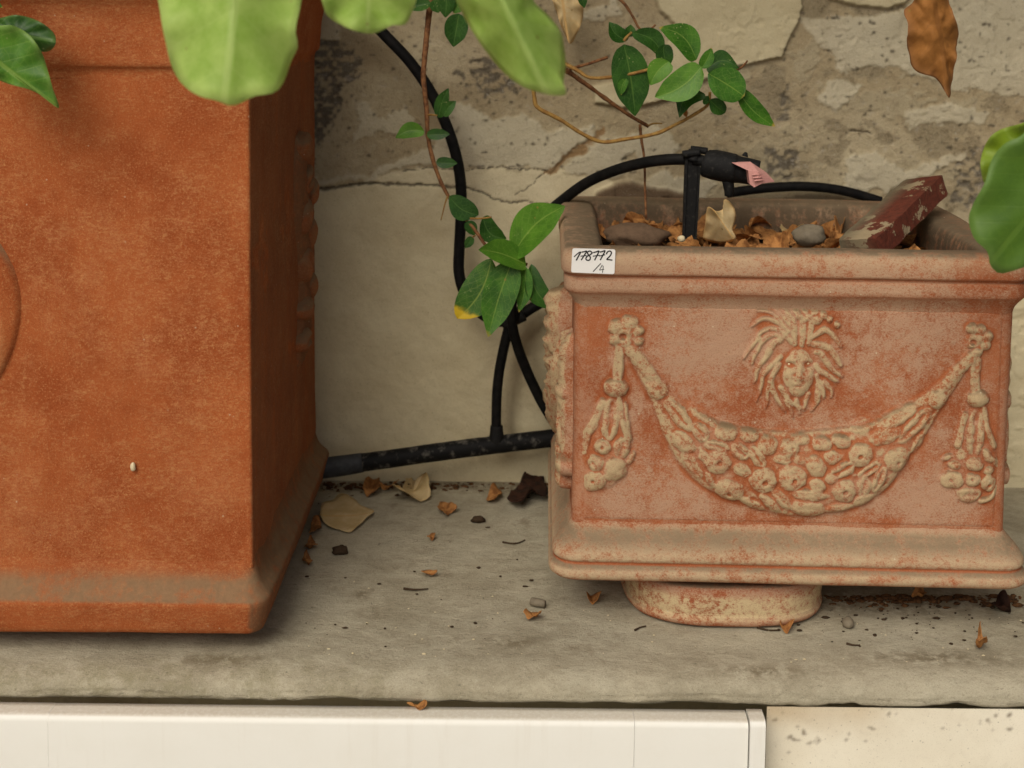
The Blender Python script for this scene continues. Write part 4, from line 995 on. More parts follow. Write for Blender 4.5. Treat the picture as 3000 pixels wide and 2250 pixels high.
hose('irrigation_hose', [(1455,1285,1.605),(1454,1230,1.605),(1456,1150,1.604),(1464,1080,1.603),(1478,1010,1.602),(1492,950,1.602),(1500,890,1.603),(1506,840,1.604),(1510,790,1.604)],
     RH * 0.92, 'short black hose rising from the thick supply pipe to the hose crossing')
hose('irrigation_hose', [(2130,566,1.625),(2200,556,1.63),(2270,549,1.632),(2350,546,1.634),(2430,552,1.636),(2500,566,1.638),(2580,590,1.638)],
     RH * 0.9, 'black hose lying along the back rim of the relief planter')
sp = empty('supply_pipe', PY(1270, 1380, 1.60), 'thick dusty black supply pipe running along the foot of the wall', 'pipe')
V, F = tube(np.array([PY(930,1372,1.585), PY(1100,1350,1.59), PY(1300,1322,1.598), PY(1500,1297,1.606), PY(1700,1275,1.61), PY(1900,1258,1.612)]), 0.0112, 80, 22, 0.03, 3)
mk('pipe_run', V, F, M_PIPE, sp)
V, F = tube(np.array([PY(925,1374,1.584), PY(990,1366,1.586), PY(1062,1355,1.589)]), [0.0128, 0.0128, 0.0120], 14, 22)
mk('sleeve', V, F, M_PIPE_FIT, sp, label='grey-blue dusty sleeve at the left end of the pipe')
V, F = tube(np.array([PY(1455,1300,1.603), PY(1455,1285,1.603), PY(1455,1262,1.603), PY(1455,1248,1.603)]), [0.0095, 0.0095, 0.0085, 0.0080], 10, 16)
mk('outlet', V, F, M_FIT, sp)
for (x, y, yy, dx) in ((1575, 905, 1.612, 1),):
    V, F = tube(np.array([PY(1488, 958, 1.598), PY(1500, 930, 1.598), PY(1508, 900, 1.598)]), [0.0086, 0.0092, 0.0086], 10, 16)
    V2, F2 = tube(np.array([PY(1470, 942, 1.603), PY(1500, 936, 1.603), PY(1535, 921, 1.603)]), [0.0084, 0.0088, 0.0084], 10, 16)
    V, F = join([(V, F), (V2, F2)])
    mk('hose_tee', V, F, M_FIT, label='black tee fitting where the thin hoses cross', cat='fitting')

def sprayer():
    Y = 1.445
    s = 1.5 / FPX
    root = empty('sprayer_stake', PY(2018, 700, Y), 'black plastic sprayer on a stake pushed into the relief planter soil', 'sprayer')
    a, b = PY(2030, 455, Y), PY(2018, 735, Y)
    ax_ = (b - a) / np.linalg.norm(b - a)
    # cross-section: flat face with side ribs (an H bar)
    sec = np.array([(-1,-.7),(-.72,-.7),(-.62,-.28),(.62,-.28),(.72,-.7),(1,-.7),(1,.7),(.72,.7),(.62,.28),(-.62,.28),(-.72,.7),(-1,.7)])
    V = []
    for t, w in ((0, 22), (0.15, 22), (0.5, 21), (0.8, 20), (1.0, 19)):
        p = a + (b - a) * t
        for (q, r) in sec: V.append(p + np.array([q * w * s, r * 15 * s, 0]))
    F = gridF(5, 12, True).tolist() + [list(range(12)), list(range(48, 60))[::-1]]
    mk('stake', np.array(V), F, M_FIT, root, smooth=False)
    V, F = tube(np.array([PY(2030, 470, Y), PY(2034, 452, Y), PY(2036, 438, Y)]), [0.0085, 0.0078, 0.007], 8, 14)
    mk('neck', V, F, M_FIT, root)
    for (x0, y0, x1, y1, yy) in ((2000, 452, 2050, 446, Y - 0.006), (2024, 437, 2072, 443, Y + 0.006)):
        V, F = tube(np.array([PY(x0, y0, yy), PY((x0 + x1) / 2, (y0 + y1) / 2, yy), PY(x1, y1, yy)]), 0.0042, 8, 10)
        mk('wing', V, F, M_FIT, root)
    V, F = tube(np.array([PY(2030, 466, Y), PY(2075, 474, Y - 0.002), PY(2090, 477, Y - 0.003)]), 0.0066, 8, 14)
    mk('connector', V, F, M_FIT, root)
    ang = [PY(2068, 478, Y - 0.003), PY(2076, 480, Y - 0.004), PY(2110, 486, Y - 0.006), PY(2148, 494, Y - 0.009), PY(2152, 495, Y - 0.009), PY(2200, 503, Y - 0.013), PY(2222, 507, Y - 0.015)]
    V, F = tube(np.array(ang), [0.0155, 0.0172, 0.0172, 0.0170, 0.0150, 0.0148, 0.0140], 40, 20, resample=True)
    barrel = mk('barrel', V, F, M_FIT, root)
    # drain spout under the barrel
    V, F = tube(np.array([PY(2132, 528, Y - 0.01), PY(2136, 555, Y - 0.01), PY(2134, 575, Y - 0.01)]), [0.0068, 0.006, 0.0045], 8, 12)
    mk('spout', V, F, M_FIT, root)
    V, F = tube(np.array([PY(2182, 458, Y - 0.008), PY(2186, 446, Y - 0.008)]), [0.004, 0.0015], 4, 8)
    mk('tab', V, F, M_FIT, root)
    # pink lever: faceted wedge
    yy = Y - 0.030
    pts = [(2146,478,yy),(2200,475,yy+0.004),(2245,505,yy),(2270,532,yy-0.006),(2232,538,yy-0.012),(2210,549,yy-0.012),(2197,540,yy-0.010),(2192,500,yy-0.010)]
    Pf = np.array([PY(*p) for p in pts]); Pb = Pf + np.array([0, 0.014, 0])
    c = PY(2222, 503, yy - 0.016)
    V = np.vstack([Pf, Pb, c[None]]); n = len(pts)
    F = [[k, 2 * n, (k + 1) % n] for k in range(n)] + [[k, (k + 1) % n, n + (k + 1) % n, n + k] for k in range(n)] + [list(range(n, 2 * n))]
    lev = mk('lever', V, F, M_PINK, root, smooth=False, label='faded pink plastic flow lever')
    for k in range(3):
        V, F = tube(np.array([PY(2203 + k * 3, 512 + k * 9, yy - 0.0155), PY(2228 + k * 4, 511 + k * 8, yy - 0.0145)]), 0.0009, 3, 6)
        mk('rib', V, F, M_PINK, lev)
sprayer()

# ================================================================== PLANTS
def leaf_geo(B, T, w, nrm, bend=0.0, fold=0.25, droop=0.0, wmax=0.4, tip=1.3, wave=0.05, seed=0, nl=22, nc=9, twist=0.0):
    """leaf blade from base B to tip T (3-D), half width w, facing nrm; bend = sideways bow of the midrib, droop = bow along the normal"""
    B, T, nrm = map(lambda a: np.array(a, float), (B, T, nrm))
    d = T - B; L = np.linalg.norm(d); d /= L
    nrm = nrm - d * nrm.dot(d); nrm /= np.linalg.norm(nrm); sd = np.cross(d, nrm)
    t = np.linspace(0, 1, nl)
    a = wmax / (1 - wmax)
    prof = (t ** (1.05 * a)) * ((1 - t) ** 1.0); prof /= prof.max()
    prof = prof ** 0.72
    ac = sstep(0.68, 1.0, t); prof = prof * (1 - 0.45 * ac * (tip - 0.6))
    prof[0] = 0.03; prof[-1] = 0.0
    mid = B + np.outer(t * L, d) + np.outer(np.sin(np.pi * t) * bend * L, sd) + np.outer(-(t ** 2) * droop * L + t * droop * L * 0.6, nrm)
    q = np.linspace(-1, 1, nc)
    tw = twist * (t - 0.3)
    V = np.zeros((nl, nc, 3)); uv = np.zeros((nl, nc, 2))
    for i in range(nl):
        s_ = sd * math.cos(tw[i]) + nrm * math.sin(tw[i]); n_ = nrm * math.cos(tw[i]) - sd * math.sin(tw[i])
        for j in range(nc):
            off = q[j] * w * prof[i]
            V[i, j] = mid[i] + s_ * off + n_ * (abs(off) * fold + wave * w * math.sin(5 * t[i] + seed + (2 if q[j] > 0 else 0)) * abs(q[j]) ** 1.5)
            uv[i, j] = (t[i], 0.5 + 0.5 * q[j])
    V = V.reshape(-1, 3)
    V += nrm * (0.02 * w * fbm(V, 60, 2, seed))[:, None]
    return V, gridF(nl, nc), uv.reshape(-1, 2)
def add_leaf(parent, b, t, wpx, Yd, mat, dT=0.0, tilt=(0, 0), name='leaf', label=None, **kw):
    B = PY(b[0], b[1], Yd); T = PY(t[0], t[1], Yd + dT)
    s = Yd * 1.02 / FPX
    nrm = np.array([tilt[0], -1.0, 0.35 + tilt[1]])
    V, F, uv = leaf_geo(B, T, wpx * s, nrm, **kw)
    return mk(name, V, F, mat, parent, uv=uv, label=label)

# --- hanging shoot in front of the wall between the planters
YB = 1.47
sh = empty('leafy_shoot', PY(1275, -60, 1.5), 'thin brown shoot hanging between the planters, ending in a cluster of glossy leaves', 'plant')
V, F = tube(np.array([PY(*p) for p in ((1275,-60,1.53),(1262,0,1.53),(1250,110,1.525),(1241,220,1.52),(1250,320,1.515),(1254,400,1.51),(1272,480,1.505),(1300,550,1.50),(1340,615,1.495),(1385,665,1.485),(1420,715,1.48),(1450,745,1.475),(1490,760,1.47),(1545,775,1.465))]), [0.0036,0.0034,0.0028,0.0024,0.002,0.0018], 110, 9, 0.25, 4)
mk('stem', V, F, M_STEM, sh)
def twig(pts, r, parent, mat=M_STEM2):
    V, F = tube(np.array([PY(*p) for p in pts]), r, 16, 7, 0.2, int(pts[0][0])); return mk('twig', V, F, mat, parent)
twig([(1312,572,1.498),(1303,600,1.495),(1292,645,1.492)], [0.0012,0.0006], sh)
twig([(1372,640,1.488),(1410,640,1.48),(1440,636,1.478)], [0.0014,0.001], sh)
twig([(1385,695,1.485),(1392,690,1.48)], [0.001,0.001], sh)
twig([(1255,336,1.512),(1280,338,1.50)], [0.0012,0.001], sh)
for b, t, w, y, m, kw in [
    ((1243,385),(1158,404),24,1.50,M_LEAFL,dict(bend=0.14,fold=0.3)),
    ((1250,395),(1318,393),17,1.50,M_LEAFD,dict(bend=0.0)),
    ((1278,475),(1340,478),17,1.505,M_LEAFD,dict(bend=0.02)),
    ((1285,345),(1314,258),20,1.515,M_LEAFD,dict(bend=-0.05)),
    ((1300,340),(1336,296),18,1.512,M_LEAFD,dict(bend=-0.1)),
    ((1316,575),(1402,630),34,1.49,M_LEAFD,dict(bend=0.12,wmax=0.5,tip=0.8)),
    ((1415,636),(1484,700),30,1.50,M_LEAFD,dict(bend=0.22,fold=0.5)),
    ((1368,648),(1390,690),18,1.485,M_LEAFD,dict(bend=-0.05)),
    ((1385,694),(1363,727),13,1.485,M_LEAFD,dict()),
    ((1500,752),(1655,603),60,1.455,M_LEAFL,dict(bend=-0.10,dT=-0.02,fold=0.22,wmax=0.45,tilt=(-.2,0.3))),
    ((1540,775),(1402,731),45,1.45,M_LEAFL,dict(bend=0.06,dT=-0.03,fold=0.3,wmax=0.38,tilt=(0.1,0.5))),
    ((1440,758),(1340,934),56,1.445,M_LEAFY,dict(bend=-0.10,dT=-0.01,fold=0.15,wmax=0.50,tip=0.6,wave=0.1)),
    ((1498,770),(1430,988),50,1.44,M_LEAF,dict(bend=0.02,dT=-0.02,fold=0.12,wmax=0.36,tip=1.4)),
    ((1538,780),(1520,915),23,1.445,M_LEAF,dict(bend=-0.06,dT=-0.01,fold=0.3,wmax=0.42)),
    ((1556,774),(1630,908),32,1.45,M_LEAFD,dict(bend=0.16,dT=-0.01,fold=0.35,wmax=0.5,tip=0.9)),
    ]:
    add_leaf(sh, b, t, w, y, m, seed=b[0], **kw)
for b, t, w, m in (((1262,10),(1190,22),20,M_LEAFD),((1270,0),(1285,38),18,M_LEAFD),((1310,-30),(1305,52),26,M_LEAFD),((1345,40),(1328,138),34,M_LEAFD),((1350,0),(1330,40),20,M_LEAF)):
    add_leaf(sh, b, t, w, 1.51, m, seed=b[0] + 3, fold=0.35)

# --- shoot over the relief planter
s2 = empty('leafy_shoot', PY(1560, 150, 1.45), 'tan twiggy shoot with a rosette of dark leaves above the relief planter', 'plant')
V, F = tube(np.array([PY(*p) for p in ((1480,120,1.47),(1560,160,1.48),(1640,195,1.49),(1700,235,1.50),(1770,285,1.51),(1840,335,1.515),(1900,370,1.52))]), [0.0034,0.003,0.0026,0.002], 50, 9, 0.3, 5); mk('stem', V, F, M_STEM, s2)
V, F = tube(np.array([PY(*p) for p in ((1560,200,1.46),(1566,290,1.465),(1580,318,1.465),(1640,350,1.468),(1700,388,1.47),(1760,415,1.47),(1830,408,1.465),(1920,392,1.46),(1985,362,1.455),(2040,332,1.45),(2075,305,1.445),(2080,270,1.44))]), [0.0026,0.0024,0.0022,0.0016], 80, 9, 0.25, 6); mk('stem', V, F, M_STEM2, s2)
V, F = tube(np.array([PY(*p) for p in ((1640,180,1.48),(1690,205,1.475),(1730,228,1.465),(1800,225,1.455),(1850,216,1.45),(1900,204,1.445))]), [0.0024,0.002,0.0018], 40, 9, 0.25, 7); mk('stem', V, F, M_STEM2, s2)
V, F = tube(np.array([PY(*p) for p in ((1670,202,1.49),(1720,188,1.50),(1780,168,1.505))]), [0.002,0.0018], 16, 8, 0.25, 8); mk('stem', V, F, M_STEM, s2)
twig([(1875,365,1.515),(1878,400,1.51),(1888,470,1.505),(1890,560,1.50),(1893,640,1.49)], [0.0018,0.0014,0.0014], s2, M_STEM)
twig([(1895,370,1.52),(1915,362,1.515),(1940,362,1.515)], [0.0014,0.0008], s2)
twig([(2150,210,1.46),(2175,195,1.455),(2190,178,1.45)], [0.0016,0.001], s2, M_STEM)
twig([(1795,-20,1.50),(1830,12,1.50),(1855,50,1.50),(1875,85,1.50),(1905,85,1.50),(1920,72,1.50)], [0.002,0.0012], s2, M_STEM)
twig([(1828,120,1.46),(1835,110,1.46),(1850,95,1.465)], [0.0018,0.0014], s2)
for b, t, w, y, m, kw in [
    ((1828,130),(1861,341),54,1.45,M_LEAFD,dict(bend=-0.02,wmax=0.42,fold=0.15)),
    ((1838,118),(1784,64),24,1.47,M_LEAFD,dict(bend=-0.15,fold=0.5)),
    ((1845,108),(1848,72),16,1.47,M_LEAFD,dict()),
    ((1855,95),(1945,175),30,1.465,M_LEAFD,dict(bend=-0.18,fold=0.4)),
    ((2040,175),(1930,80),40,1.44,M_LEAF,dict(bend=0.18,fold=0.25)),
    ((1945,130),(1960,195),26,1.455,M_LEAFD,dict(bend=0.1)),
    ((1960,180),(1905,250),32,1.44,M_LEAFL,dict(bend=0.1,wmax=0.35)),
    ((2055,195),(1918,285),46,1.425,M_LEAFL,dict(bend=-0.10,wmax=0.40,fold=0.2)),
    ((2055,200),(2085,140),19,1.43,M_LEAF,dict(bend=0.05,fold=0.4)),
    ((2070,205),(2165,200),30,1.45,M_LEAFD,dict(bend=-0.28,fold=0.3)),
    ((2075,215),(2180,282),52,1.42,M_LEAF,dict(bend=-0.02,wmax=0.5,tip=0.2,fold=0.12)),
    ((2160,262),(2272,371),28,1.43,M_LEAF,dict(bend=0.08,fold=0.45)),
    ((2065,275),(1990,345),28,1.44,M_LEAFD,dict(bend=0.28,fold=0.3)),
    ((2080,292),(2125,330),24,1.44,M_LEAFD,dict(bend=0.05,wmax=0.5,tip=0.2)),
    ((1835,230),(1820,278),14,1.445,M_LEAF,dict(bend=0.1)),
    ((2060,290),(2078,300),14,1.44,M_LEAFD,dict()),
    ((1700,-30),(1712,24),14,1.49,M_LEAFD,dict()),
    ]:
    add_leaf(s2, b, t, w, y, m, seed=b[0] + 1, **kw)
add_leaf(s2, (2000,310), (2012,345), 8, 1.45, M_BROWN, seed=4)

# --- broad leaves from outlines: a ring-filled blade with real relief
def blade(outline, Yd, mat, parent, axis, relief=0.012, dz=None, seed=0, name='leaf', label=None, nring=9, nper=72, thick=0.0004, lobes=5, crumple=0.0015):
    """outline in photo pixels at depth Yd; axis = (base px, tip px) gives the midrib; dz(px,py) shifts depth"""
    O = cat_rom(np.array(list(outline) + [outline[0]], float), nper + 1)[:-1]
    A, Bp = map(lambda a: np.array(a, float), axis)
    d = (Bp - A); L = np.linalg.norm(d); d /= L; nrm = np.array([-d[1], d[0]])
    # the fan point sits on the midrib
    cen = O.mean(0); cen = A + d * np.dot(cen - A, d)
    rows = []; uv = []
    for r in np.linspace(0.02, 1, nring):
        Q = cen + (O - cen) * r
        rows.append(Q)
    Q = np.array(rows)
    u = ((Q - A) @ d) / L; v = ((Q - A) @ nrm) / L
    ang = np.arctan2(v, np.maximum(u, -0.2) + 0.25)
    rad = np.linspace(0.02, 1, nring)[:, None]
    rel = relief * (0.55 * np.abs(np.sin(ang * lobes)) * rad ** 0.8 - 0.9 * np.abs(v) ** 0.9 * 0.4 + 0.35 * rad ** 3 * np.sin(np.arange(nper) / nper * 2 * np.pi * 7 + seed)[None, :])
    V = np.zeros(Q.shape[:2] + (3,))
    for i in range(nring):
        for j in range(nper):
            px, py = Q[i, j]
            V[i, j] = PY(px, py, Yd + rel[i, j] + (dz(px, py) if dz else 0.0))
    UV = np.stack([np.clip(u, 0, 1), np.clip(0.5 + v * 1.1, 0, 1)], -1).reshape(-1, 2)
    V = V.reshape(-1, 3); V[:, 1] += crumple * fbm(V, 50, 3, seed)
    F = gridF(nring, nper, True).tolist() + [list(range(nper))[::-1]]
    o = mk(name, V, F, mat, parent, uv=UV, label=label, attrs={'rim': np.repeat(np.linspace(0.02, 1, nring) ** 10, nper)})
    sm = o.modifiers.new('thickness', 'SOLIDIFY'); sm.thickness = thick
    return o
YF = 0.86
fb = empty('overhanging_vine', PY(1050, -420, YF), 'overhanging vine with three large bright green leaves entering at the top', 'plant')
blade([(452,-60),(470,40),(482,110),(505,195),(535,248),(585,282),(640,296),(672,309),(705,303),(745,282),(800,273),(828,245),(852,180),(873,135),(866,90),(880,20),(890,-80),(850,-190),(700,-260),(540,-210),(470,-130)], YF, M_LEAFB, fb, ((720,-260),(655,309)), 0.022, lambda x, y: 0.10 * (310 - y) / 560 * 0.4 + 0.02 * abs(x - 680) / 200, seed=1)
blade([(930,-60),(948,20),(965,50),(1010,78),(1050,93),(1090,98),(1125,86),(1150,74),(1185,72),(1205,40),(1222,-20),(1210,-120),(1090,-190),(970,-140)], YF + 0.04, M_LEAFB, fb, ((1090,-190),(1075,98)), 0.016, lambda x, y: 0.0, seed=2)
blade([(1300,-80),(1338,0),(1372,70),(1425,150),(1480,215),(1530,252),(1575,268),(1625,280),(1660,274),(1650,245),(1656,190),(1650,130),(1640,90),(1600,40),(1560,0),(1520,-90),(1420,-150),(1330,-130)], YF - 0.02, M_LEAFB, fb, ((1400,-150),(1600,270)), 0.020, lambda x, y: 0.00035 * abs((x - 1400) * 0.90 - (y + 150) * 0.43), seed=3, lobes=4)
V, F = tube(np.array([PY(*p) for p in ((400,-520,YF+0.05),(720,-330,YF+0.04),(1090,-290,YF+0.06),(1400,-260,YF+0.03),(1900,-420,YF+0.05))]), [0.004,0.0035,0.0035,0.003], 40, 9, 0.2, 1); mk('stem', V, F, M_STEM2, fb)
for a, b in (((720,-330,YF+0.04),(722,-250,YF+0.02)),((1090,-290,YF+0.06),(1090,-185,YF+0.04)),((1400,-260,YF+0.03),(1402,-145,YF))):
    V, F = tube(np.array([PY(*a), PY(*b)]), 0.0018, 6, 7); mk('petiole', V, F, M_STEM2, fb)
fr = empty('broad_leaf_spray', PY(3150, 560, 1.05), 'pair of broad leaves, dark in front of yellow-green, at the right edge of the picture', 'plant')
blade([(3120,300),(3040,330),(2995,395),(2945,420),(2905,468),(2885,535),(2852,595),(2838,645),(2855,700),(2893,738),(2900,775),(2925,800),(2962,795),(3000,782),(3060,760),(3130,700),(3170,560),(3160,400)], 1.03, M_LEAFR, fr, ((3170,440),(2900,770)), 0.010, lambda x, y: 0.0, seed=5)
blade([(3060,340),(2990,362),(2930,380),(2895,408),(2876,455),(2874,500),(2888,540),(2930,560),(3000,520),(3070,440)], 1.07, M_LEAFV, fr, ((3070,400),(2880,520)), 0.012, None, seed=6)
V, F = tube(np.array([PY(3170,440,1.04), PY(3230,470,1.07), PY(3300,300,1.1), PY(3320,-100,1.15)]), [0.002,0.003,0.004], 20, 8); mk('stem', V, F, M_STEM2, fr)
fl = empty('pointed_leaf_spray', PY(-120, 60, 1.15), 'two pointed leaves in front of the tall orange planter at the left edge', 'plant')
blade([(-60,80),(0,75),(42,76),(85,102),(120,150),(140,205),(155,262),(173,316),(128,284),(85,262),(40,250),(0,236),(-70,200),(-100,130)], 1.13, M_LEAFL, fl, ((-100,110),(172,316)), 0.010, lambda x, y: 0.0, seed=7)
blade([(-70,60),(0,52),(48,44),(105,58),(150,88),(163,112),(158,138),(132,152),(80,140),(0,110),(-60,95)], 1.155, M_LEAFD, fl, ((-70,80),(162,120)), 0.010, None, seed=8)
V, F = tube(np.array([PY(-98,112,1.135), PY(-160,60,1.14), PY(-260,-200,1.16)]), [0.0016,0.0022,0.003], 14, 8); mk('stem', V, F, M_STEM2, fl)
add_leaf(fl, (-60,-10), (8,22), 16, 1.16, M_LEAF, seed=2)

hd = empty('hanging_dry_leaf', PY(2740, -120, 1.30), 'curled brown dry leaf hanging point down at the upper right', 'leaf')
blade([(2688,-60),(2680,0),(2646,32),(2660,75),(2656,130),(2668,185),(2692,212),(2735,226),(2750,238),(2768,262),(2784,287),(2788,240),(2798,175),(2803,120),(2806,85),(2790,40),(2778,-10),(2760,-80)], 1.30, M_BROWN, hd, ((2725,-80),(2782,287)), 0.022, lambda x, y: 0.00012 * abs(x - 2730), seed=9, label='crumpled brown blade', nring=22, nper=110, crumple=0.008)
V, F = tube(np.array([PY(2722,-70,1.30), PY(2735,-200,1.31), PY(2760,-360,1.32)]), 0.0013, 12, 7); mk('petiole', V, F, M_STEM, hd)
hp = empty('hanging_pale_leaf', PY(1650, -90, 1.56), 'papery cream bract hanging on the wall just right of the middle bright leaf', 'leaf')
blade([(1600,-60),(1680,-50),(1704,0),(1708,50),(1692,95),(1672,128),(1655,100),(1635,50)], 1.58, M_DRY, hp, ((1640,-60),(1668,150)), 0.02, None, seed=10)
V, F = tube(np.array([PY(1640,-58,1.58), PY(1622,-200,1.58)]), 0.0012, 8, 7); mk('petiole', V, F, M_STEM2, hp)

# ================================================================== LITTER ON THE LEDGE AND IN THE PLANTER
def ledge_leaf(pts, mat, name, label, cat='dry leaf', z=0.004, relief=0.006, seed=0, axis=None, plane_z=None, thick=0.0004, group=None, curl=1.0):
    """outline (photo px) laid on the plane z and crumpled upward"""
    O = cat_rom(np.array(list(pts) + [pts[0]], float), 41)[:-1]
    W = np.array([PZ(x, y, z) for x, y in O]); c = W.mean(0)
    rr = np.linspace(0.03, 1, 7)
    V = c + (W - c)[None] * rr[:, None, None]
    Lx = np.ptp(W[:, 0]) + 1e-6
    th = np.arange(40) / 40 * 2 * np.pi
    V[..., 2] += relief * (0.75 * curl * rr[:, None] ** 2 * (0.5 + 0.5 * np.sin(2 * th + seed)[None, :]) + 0.12 * np.sin(3 * th + seed * 2)[None, :] * rr[:, None] + 0.7 * fbm(V, 1.6 / Lx, 3, seed))
    V[..., :2] += (0.10 * Lx * np.stack([fbm(V, 2.2 / Lx, 2, seed + 5), fbm(V, 2.2 / Lx, 2, seed + 8)], -1)) * rr[:, None, None]
    V[..., 2] = np.maximum(V[..., 2], z - 0.003)
    if axis is None: axis = (O[0], O[20])
    a = np.array([PZ(*axis[0], z), PZ(*axis[1], z)]); d = a[1] - a[0]; L = np.linalg.norm(d); d /= L; nn = np.array([-d[1], d[0], 0])
    uv = np.stack([np.clip((V - a[0]) @ d / L, 0, 1), np.clip(0.5 + (V - a[0]) @ nn / L, 0, 1)], -1).reshape(-1, 2)
    F = gridF(7, 40, True).tolist() + [list(range(40))[::-1]]
    o = mk(name, V.reshape(-1, 3), F, mat, uv=uv, label=label, cat=cat, group=group)
    sm = o.modifiers.new('thickness', 'SOLIDIFY'); sm.thickness = thick
    return o
ledge_leaf([(940,1520),(942,1480),(975,1465),(1010,1448),(1045,1462),(1070,1488),(1092,1505),(1070,1525),(1050,1548),(1020,1558),(985,1550),(955,1535)], M_DRY, 'dry_leaf', 'large flat cream dry leaf on the ledge beside the tall planter', axis=((940,1520),(1092,1505)), seed=1, relief=0.005)
ledge_leaf([(1145,1460),(1170,1445),(1185,1402),(1200,1395),(1215,1425),(1240,1420),(1260,1455),(1230,1465),(1212,1472),(1180,1476)], M_DRY, 'dry_leaf', 'curled cream dry leaf standing below the supply pipe', seed=2, relief=0.022, z=0.005)
ledge_leaf([(1280,1490),(1290,1475),(1310,1478),(1335,1498),(1318,1502),(1308,1514),(1292,1505)], M_ORANGE, 'dry_bract', 'tan star-shaped dry bract alone in the middle of the ledge', seed=3, relief=0.010)
ledge_leaf([(1485,1465),(1500,1440),(1530,1420),(1555,1388),(1590,1390),(1600,1440),(1590,1470),(1560,1465),(1530,1490),(1505,1485)], M_DARKDRY, 'dead_leaf', 'dark shrivelled dead leaf tucked against the relief planter base', seed=4, relief=0.020, z=0.006)
ledge_leaf([(1422,1460),(1440,1440),(1462,1438),(1470,1455),(1450,1470),(1432,1470)], M_ORANGE, 'dry_bract', 'small orange bract just left of the dark dead leaf', seed=5, relief=0.012)
ledge_leaf([(1065,1440),(1080,1415),(1108,1405),(1112,1440),(1095,1452),(1072,1450)], M_ORANGE, 'dry_bract', 'crinkled orange bract under the left end of the supply pipe', seed=6, relief=0.014)
ledge_leaf([(1105,1424),(1140,1422),(1170,1415),(1160,1428),(1130,1430)], M_ORANGE, 'dry_bract', 'slender tan bract pointing right beside the curled cream leaf', seed=7, relief=0.008)
ledge_leaf([(1250,1578),(1262,1565),(1275,1570),(1268,1580)], M_ORANGE, 'dry_bract', 'tiny brown bract below the star-shaped one', seed=8, relief=0.005)
ledge_leaf([(1235,1676),(1255,1672),(1280,1680),(1262,1684),(1240,1683)], M_ORANGE, 'dry_bract', 'flat reddish bract in the open middle of the ledge', seed=9, relief=0.004)
ledge_leaf([(905,1560),(915,1535),(938,1530),(940,1552),(925,1562)], M_ORANGE, 'dry_bract', 'brown bract caught between the cream leaf and the tall planter', seed=10, relief=0.012)
ledge_leaf([(890,1600),(915,1580),(928,1602),(905,1606)], M_ORANGE, 'dry_bract', 'yellowish bract against the tall planter base, below the brown one', seed=11, relief=0.010)
ledge_leaf([(885,1635),(900,1628),(918,1650),(905,1656)], M_ORANGE, 'dry_bract', 'nearest brown bract beside the tall planter base', seed=12, relief=0.010)
ledge_leaf([(1532,1812),(1550,1798),(1572,1796),(1586,1800),(1582,1814),(1556,1812)], M_ORANGE, 'dry_bract', 'tan bract on the ledge left of the foot disc', seed=13, relief=0.009)
ledge_leaf([(1718,1752),(1740,1742),(1760,1746),(1758,1760),(1730,1762)], M_ORANGE, 'dry_bract', 'tan bract in the shadow under the relief planter', seed=14, relief=0.009)
ledge_leaf([(2280,1822),(2300,1826),(2325,1838),(2318,1848),(2290,1845)], M_ORANGE, 'dry_bract', 'orange bract at the right edge of the foot disc', seed=15, relief=0.010)
ledge_leaf([(2858,1900),(2866,1860),(2876,1880),(2892,1888),(2888,1906),(2868,1908)], M_ORANGE, 'dry_bract', 'orange three-pointed bract near the front right of the ledge', seed=16, relief=0.016)
ledge_leaf([(2905,1770),(2930,1755),(2960,1770),(2955,1795),(2920,1790)], M_DARKDRY, 'dead_leaf', 'brown curled dead leaf under the right corner of the relief planter', seed=17, relief=0.016)
ledge_leaf([(2670,1740),(2695,1728),(2718,1738),(2700,1748)], M_ORANGE, 'dry_bract', 'orange bract deep under the relief planter', seed=18, relief=0.010, z=0.006)
ledge_leaf([(960,1310),(970,1295),(990,1300),(1000,1325),(970,1330)], M_ORANGE, 'dry_bract', 'orange bract behind the supply pipe against the wall', seed=19, relief=0.02, z=0.02)
ledge_leaf([(1010,1325),(1030,1300),(1070,1305),(1078,1320),(1040,1325)], M_ORANGE, 'dry_bract', 'curled orange bract resting on top of the supply pipe', seed=20, relief=0.016, z=0.028)

ledge_leaf([(1192,2068),(1205,2058),(1228,2060),(1250,2072),(1246,2082),(1220,2072)], M_ORANGE, 'dry_bract', 'orange bract lying on the white panel top below the ledge edge', seed=21, relief=0.006, z=-0.026)

def blob(c, r, seed=0, sq=(1, 1, 1), ns=12, nr=8, lump=0.3):
    th = np.linspace(0, 2 * np.pi, ns, endpoint=False); ph = np.linspace(0.05, np.pi - 0.05, nr)
    V = np.stack([np.outer(np.sin(ph), np.cos(th)), np.outer(np.sin(ph), np.sin(th)), np.outer(np.cos(ph), np.ones(ns))], -1)
    V = V * (1 + lump * fbm(V + seed * 3.7, 1.6, 2, seed))[..., None] * r * np.array(sq) + np.array(c)
    F = gridF(nr, ns, True).tolist() + [list(range(ns))[::-1], list(range((nr - 1) * ns, nr * ns))]
    return V.reshape(-1, 3), F
V, F = blob(PZ(995, 1612, 0.004), 0.0065, 3, (1.4, 1, 0.7), 16, 10, 0.6); mk('dried_seed', V, F, M_CRUMB, label='dark crumbly seed head on the ledge near the tall planter', cat='seed')
V, F = blob(PZ(1402, 1522, 0.004), 0.006, 5, (1.4, 0.9, 0.7), 14, 10, 0.5); mk('dried_seed', V, F, M_CRUMB, label='dark seed head with pale tip below the dead leaf', cat='seed')
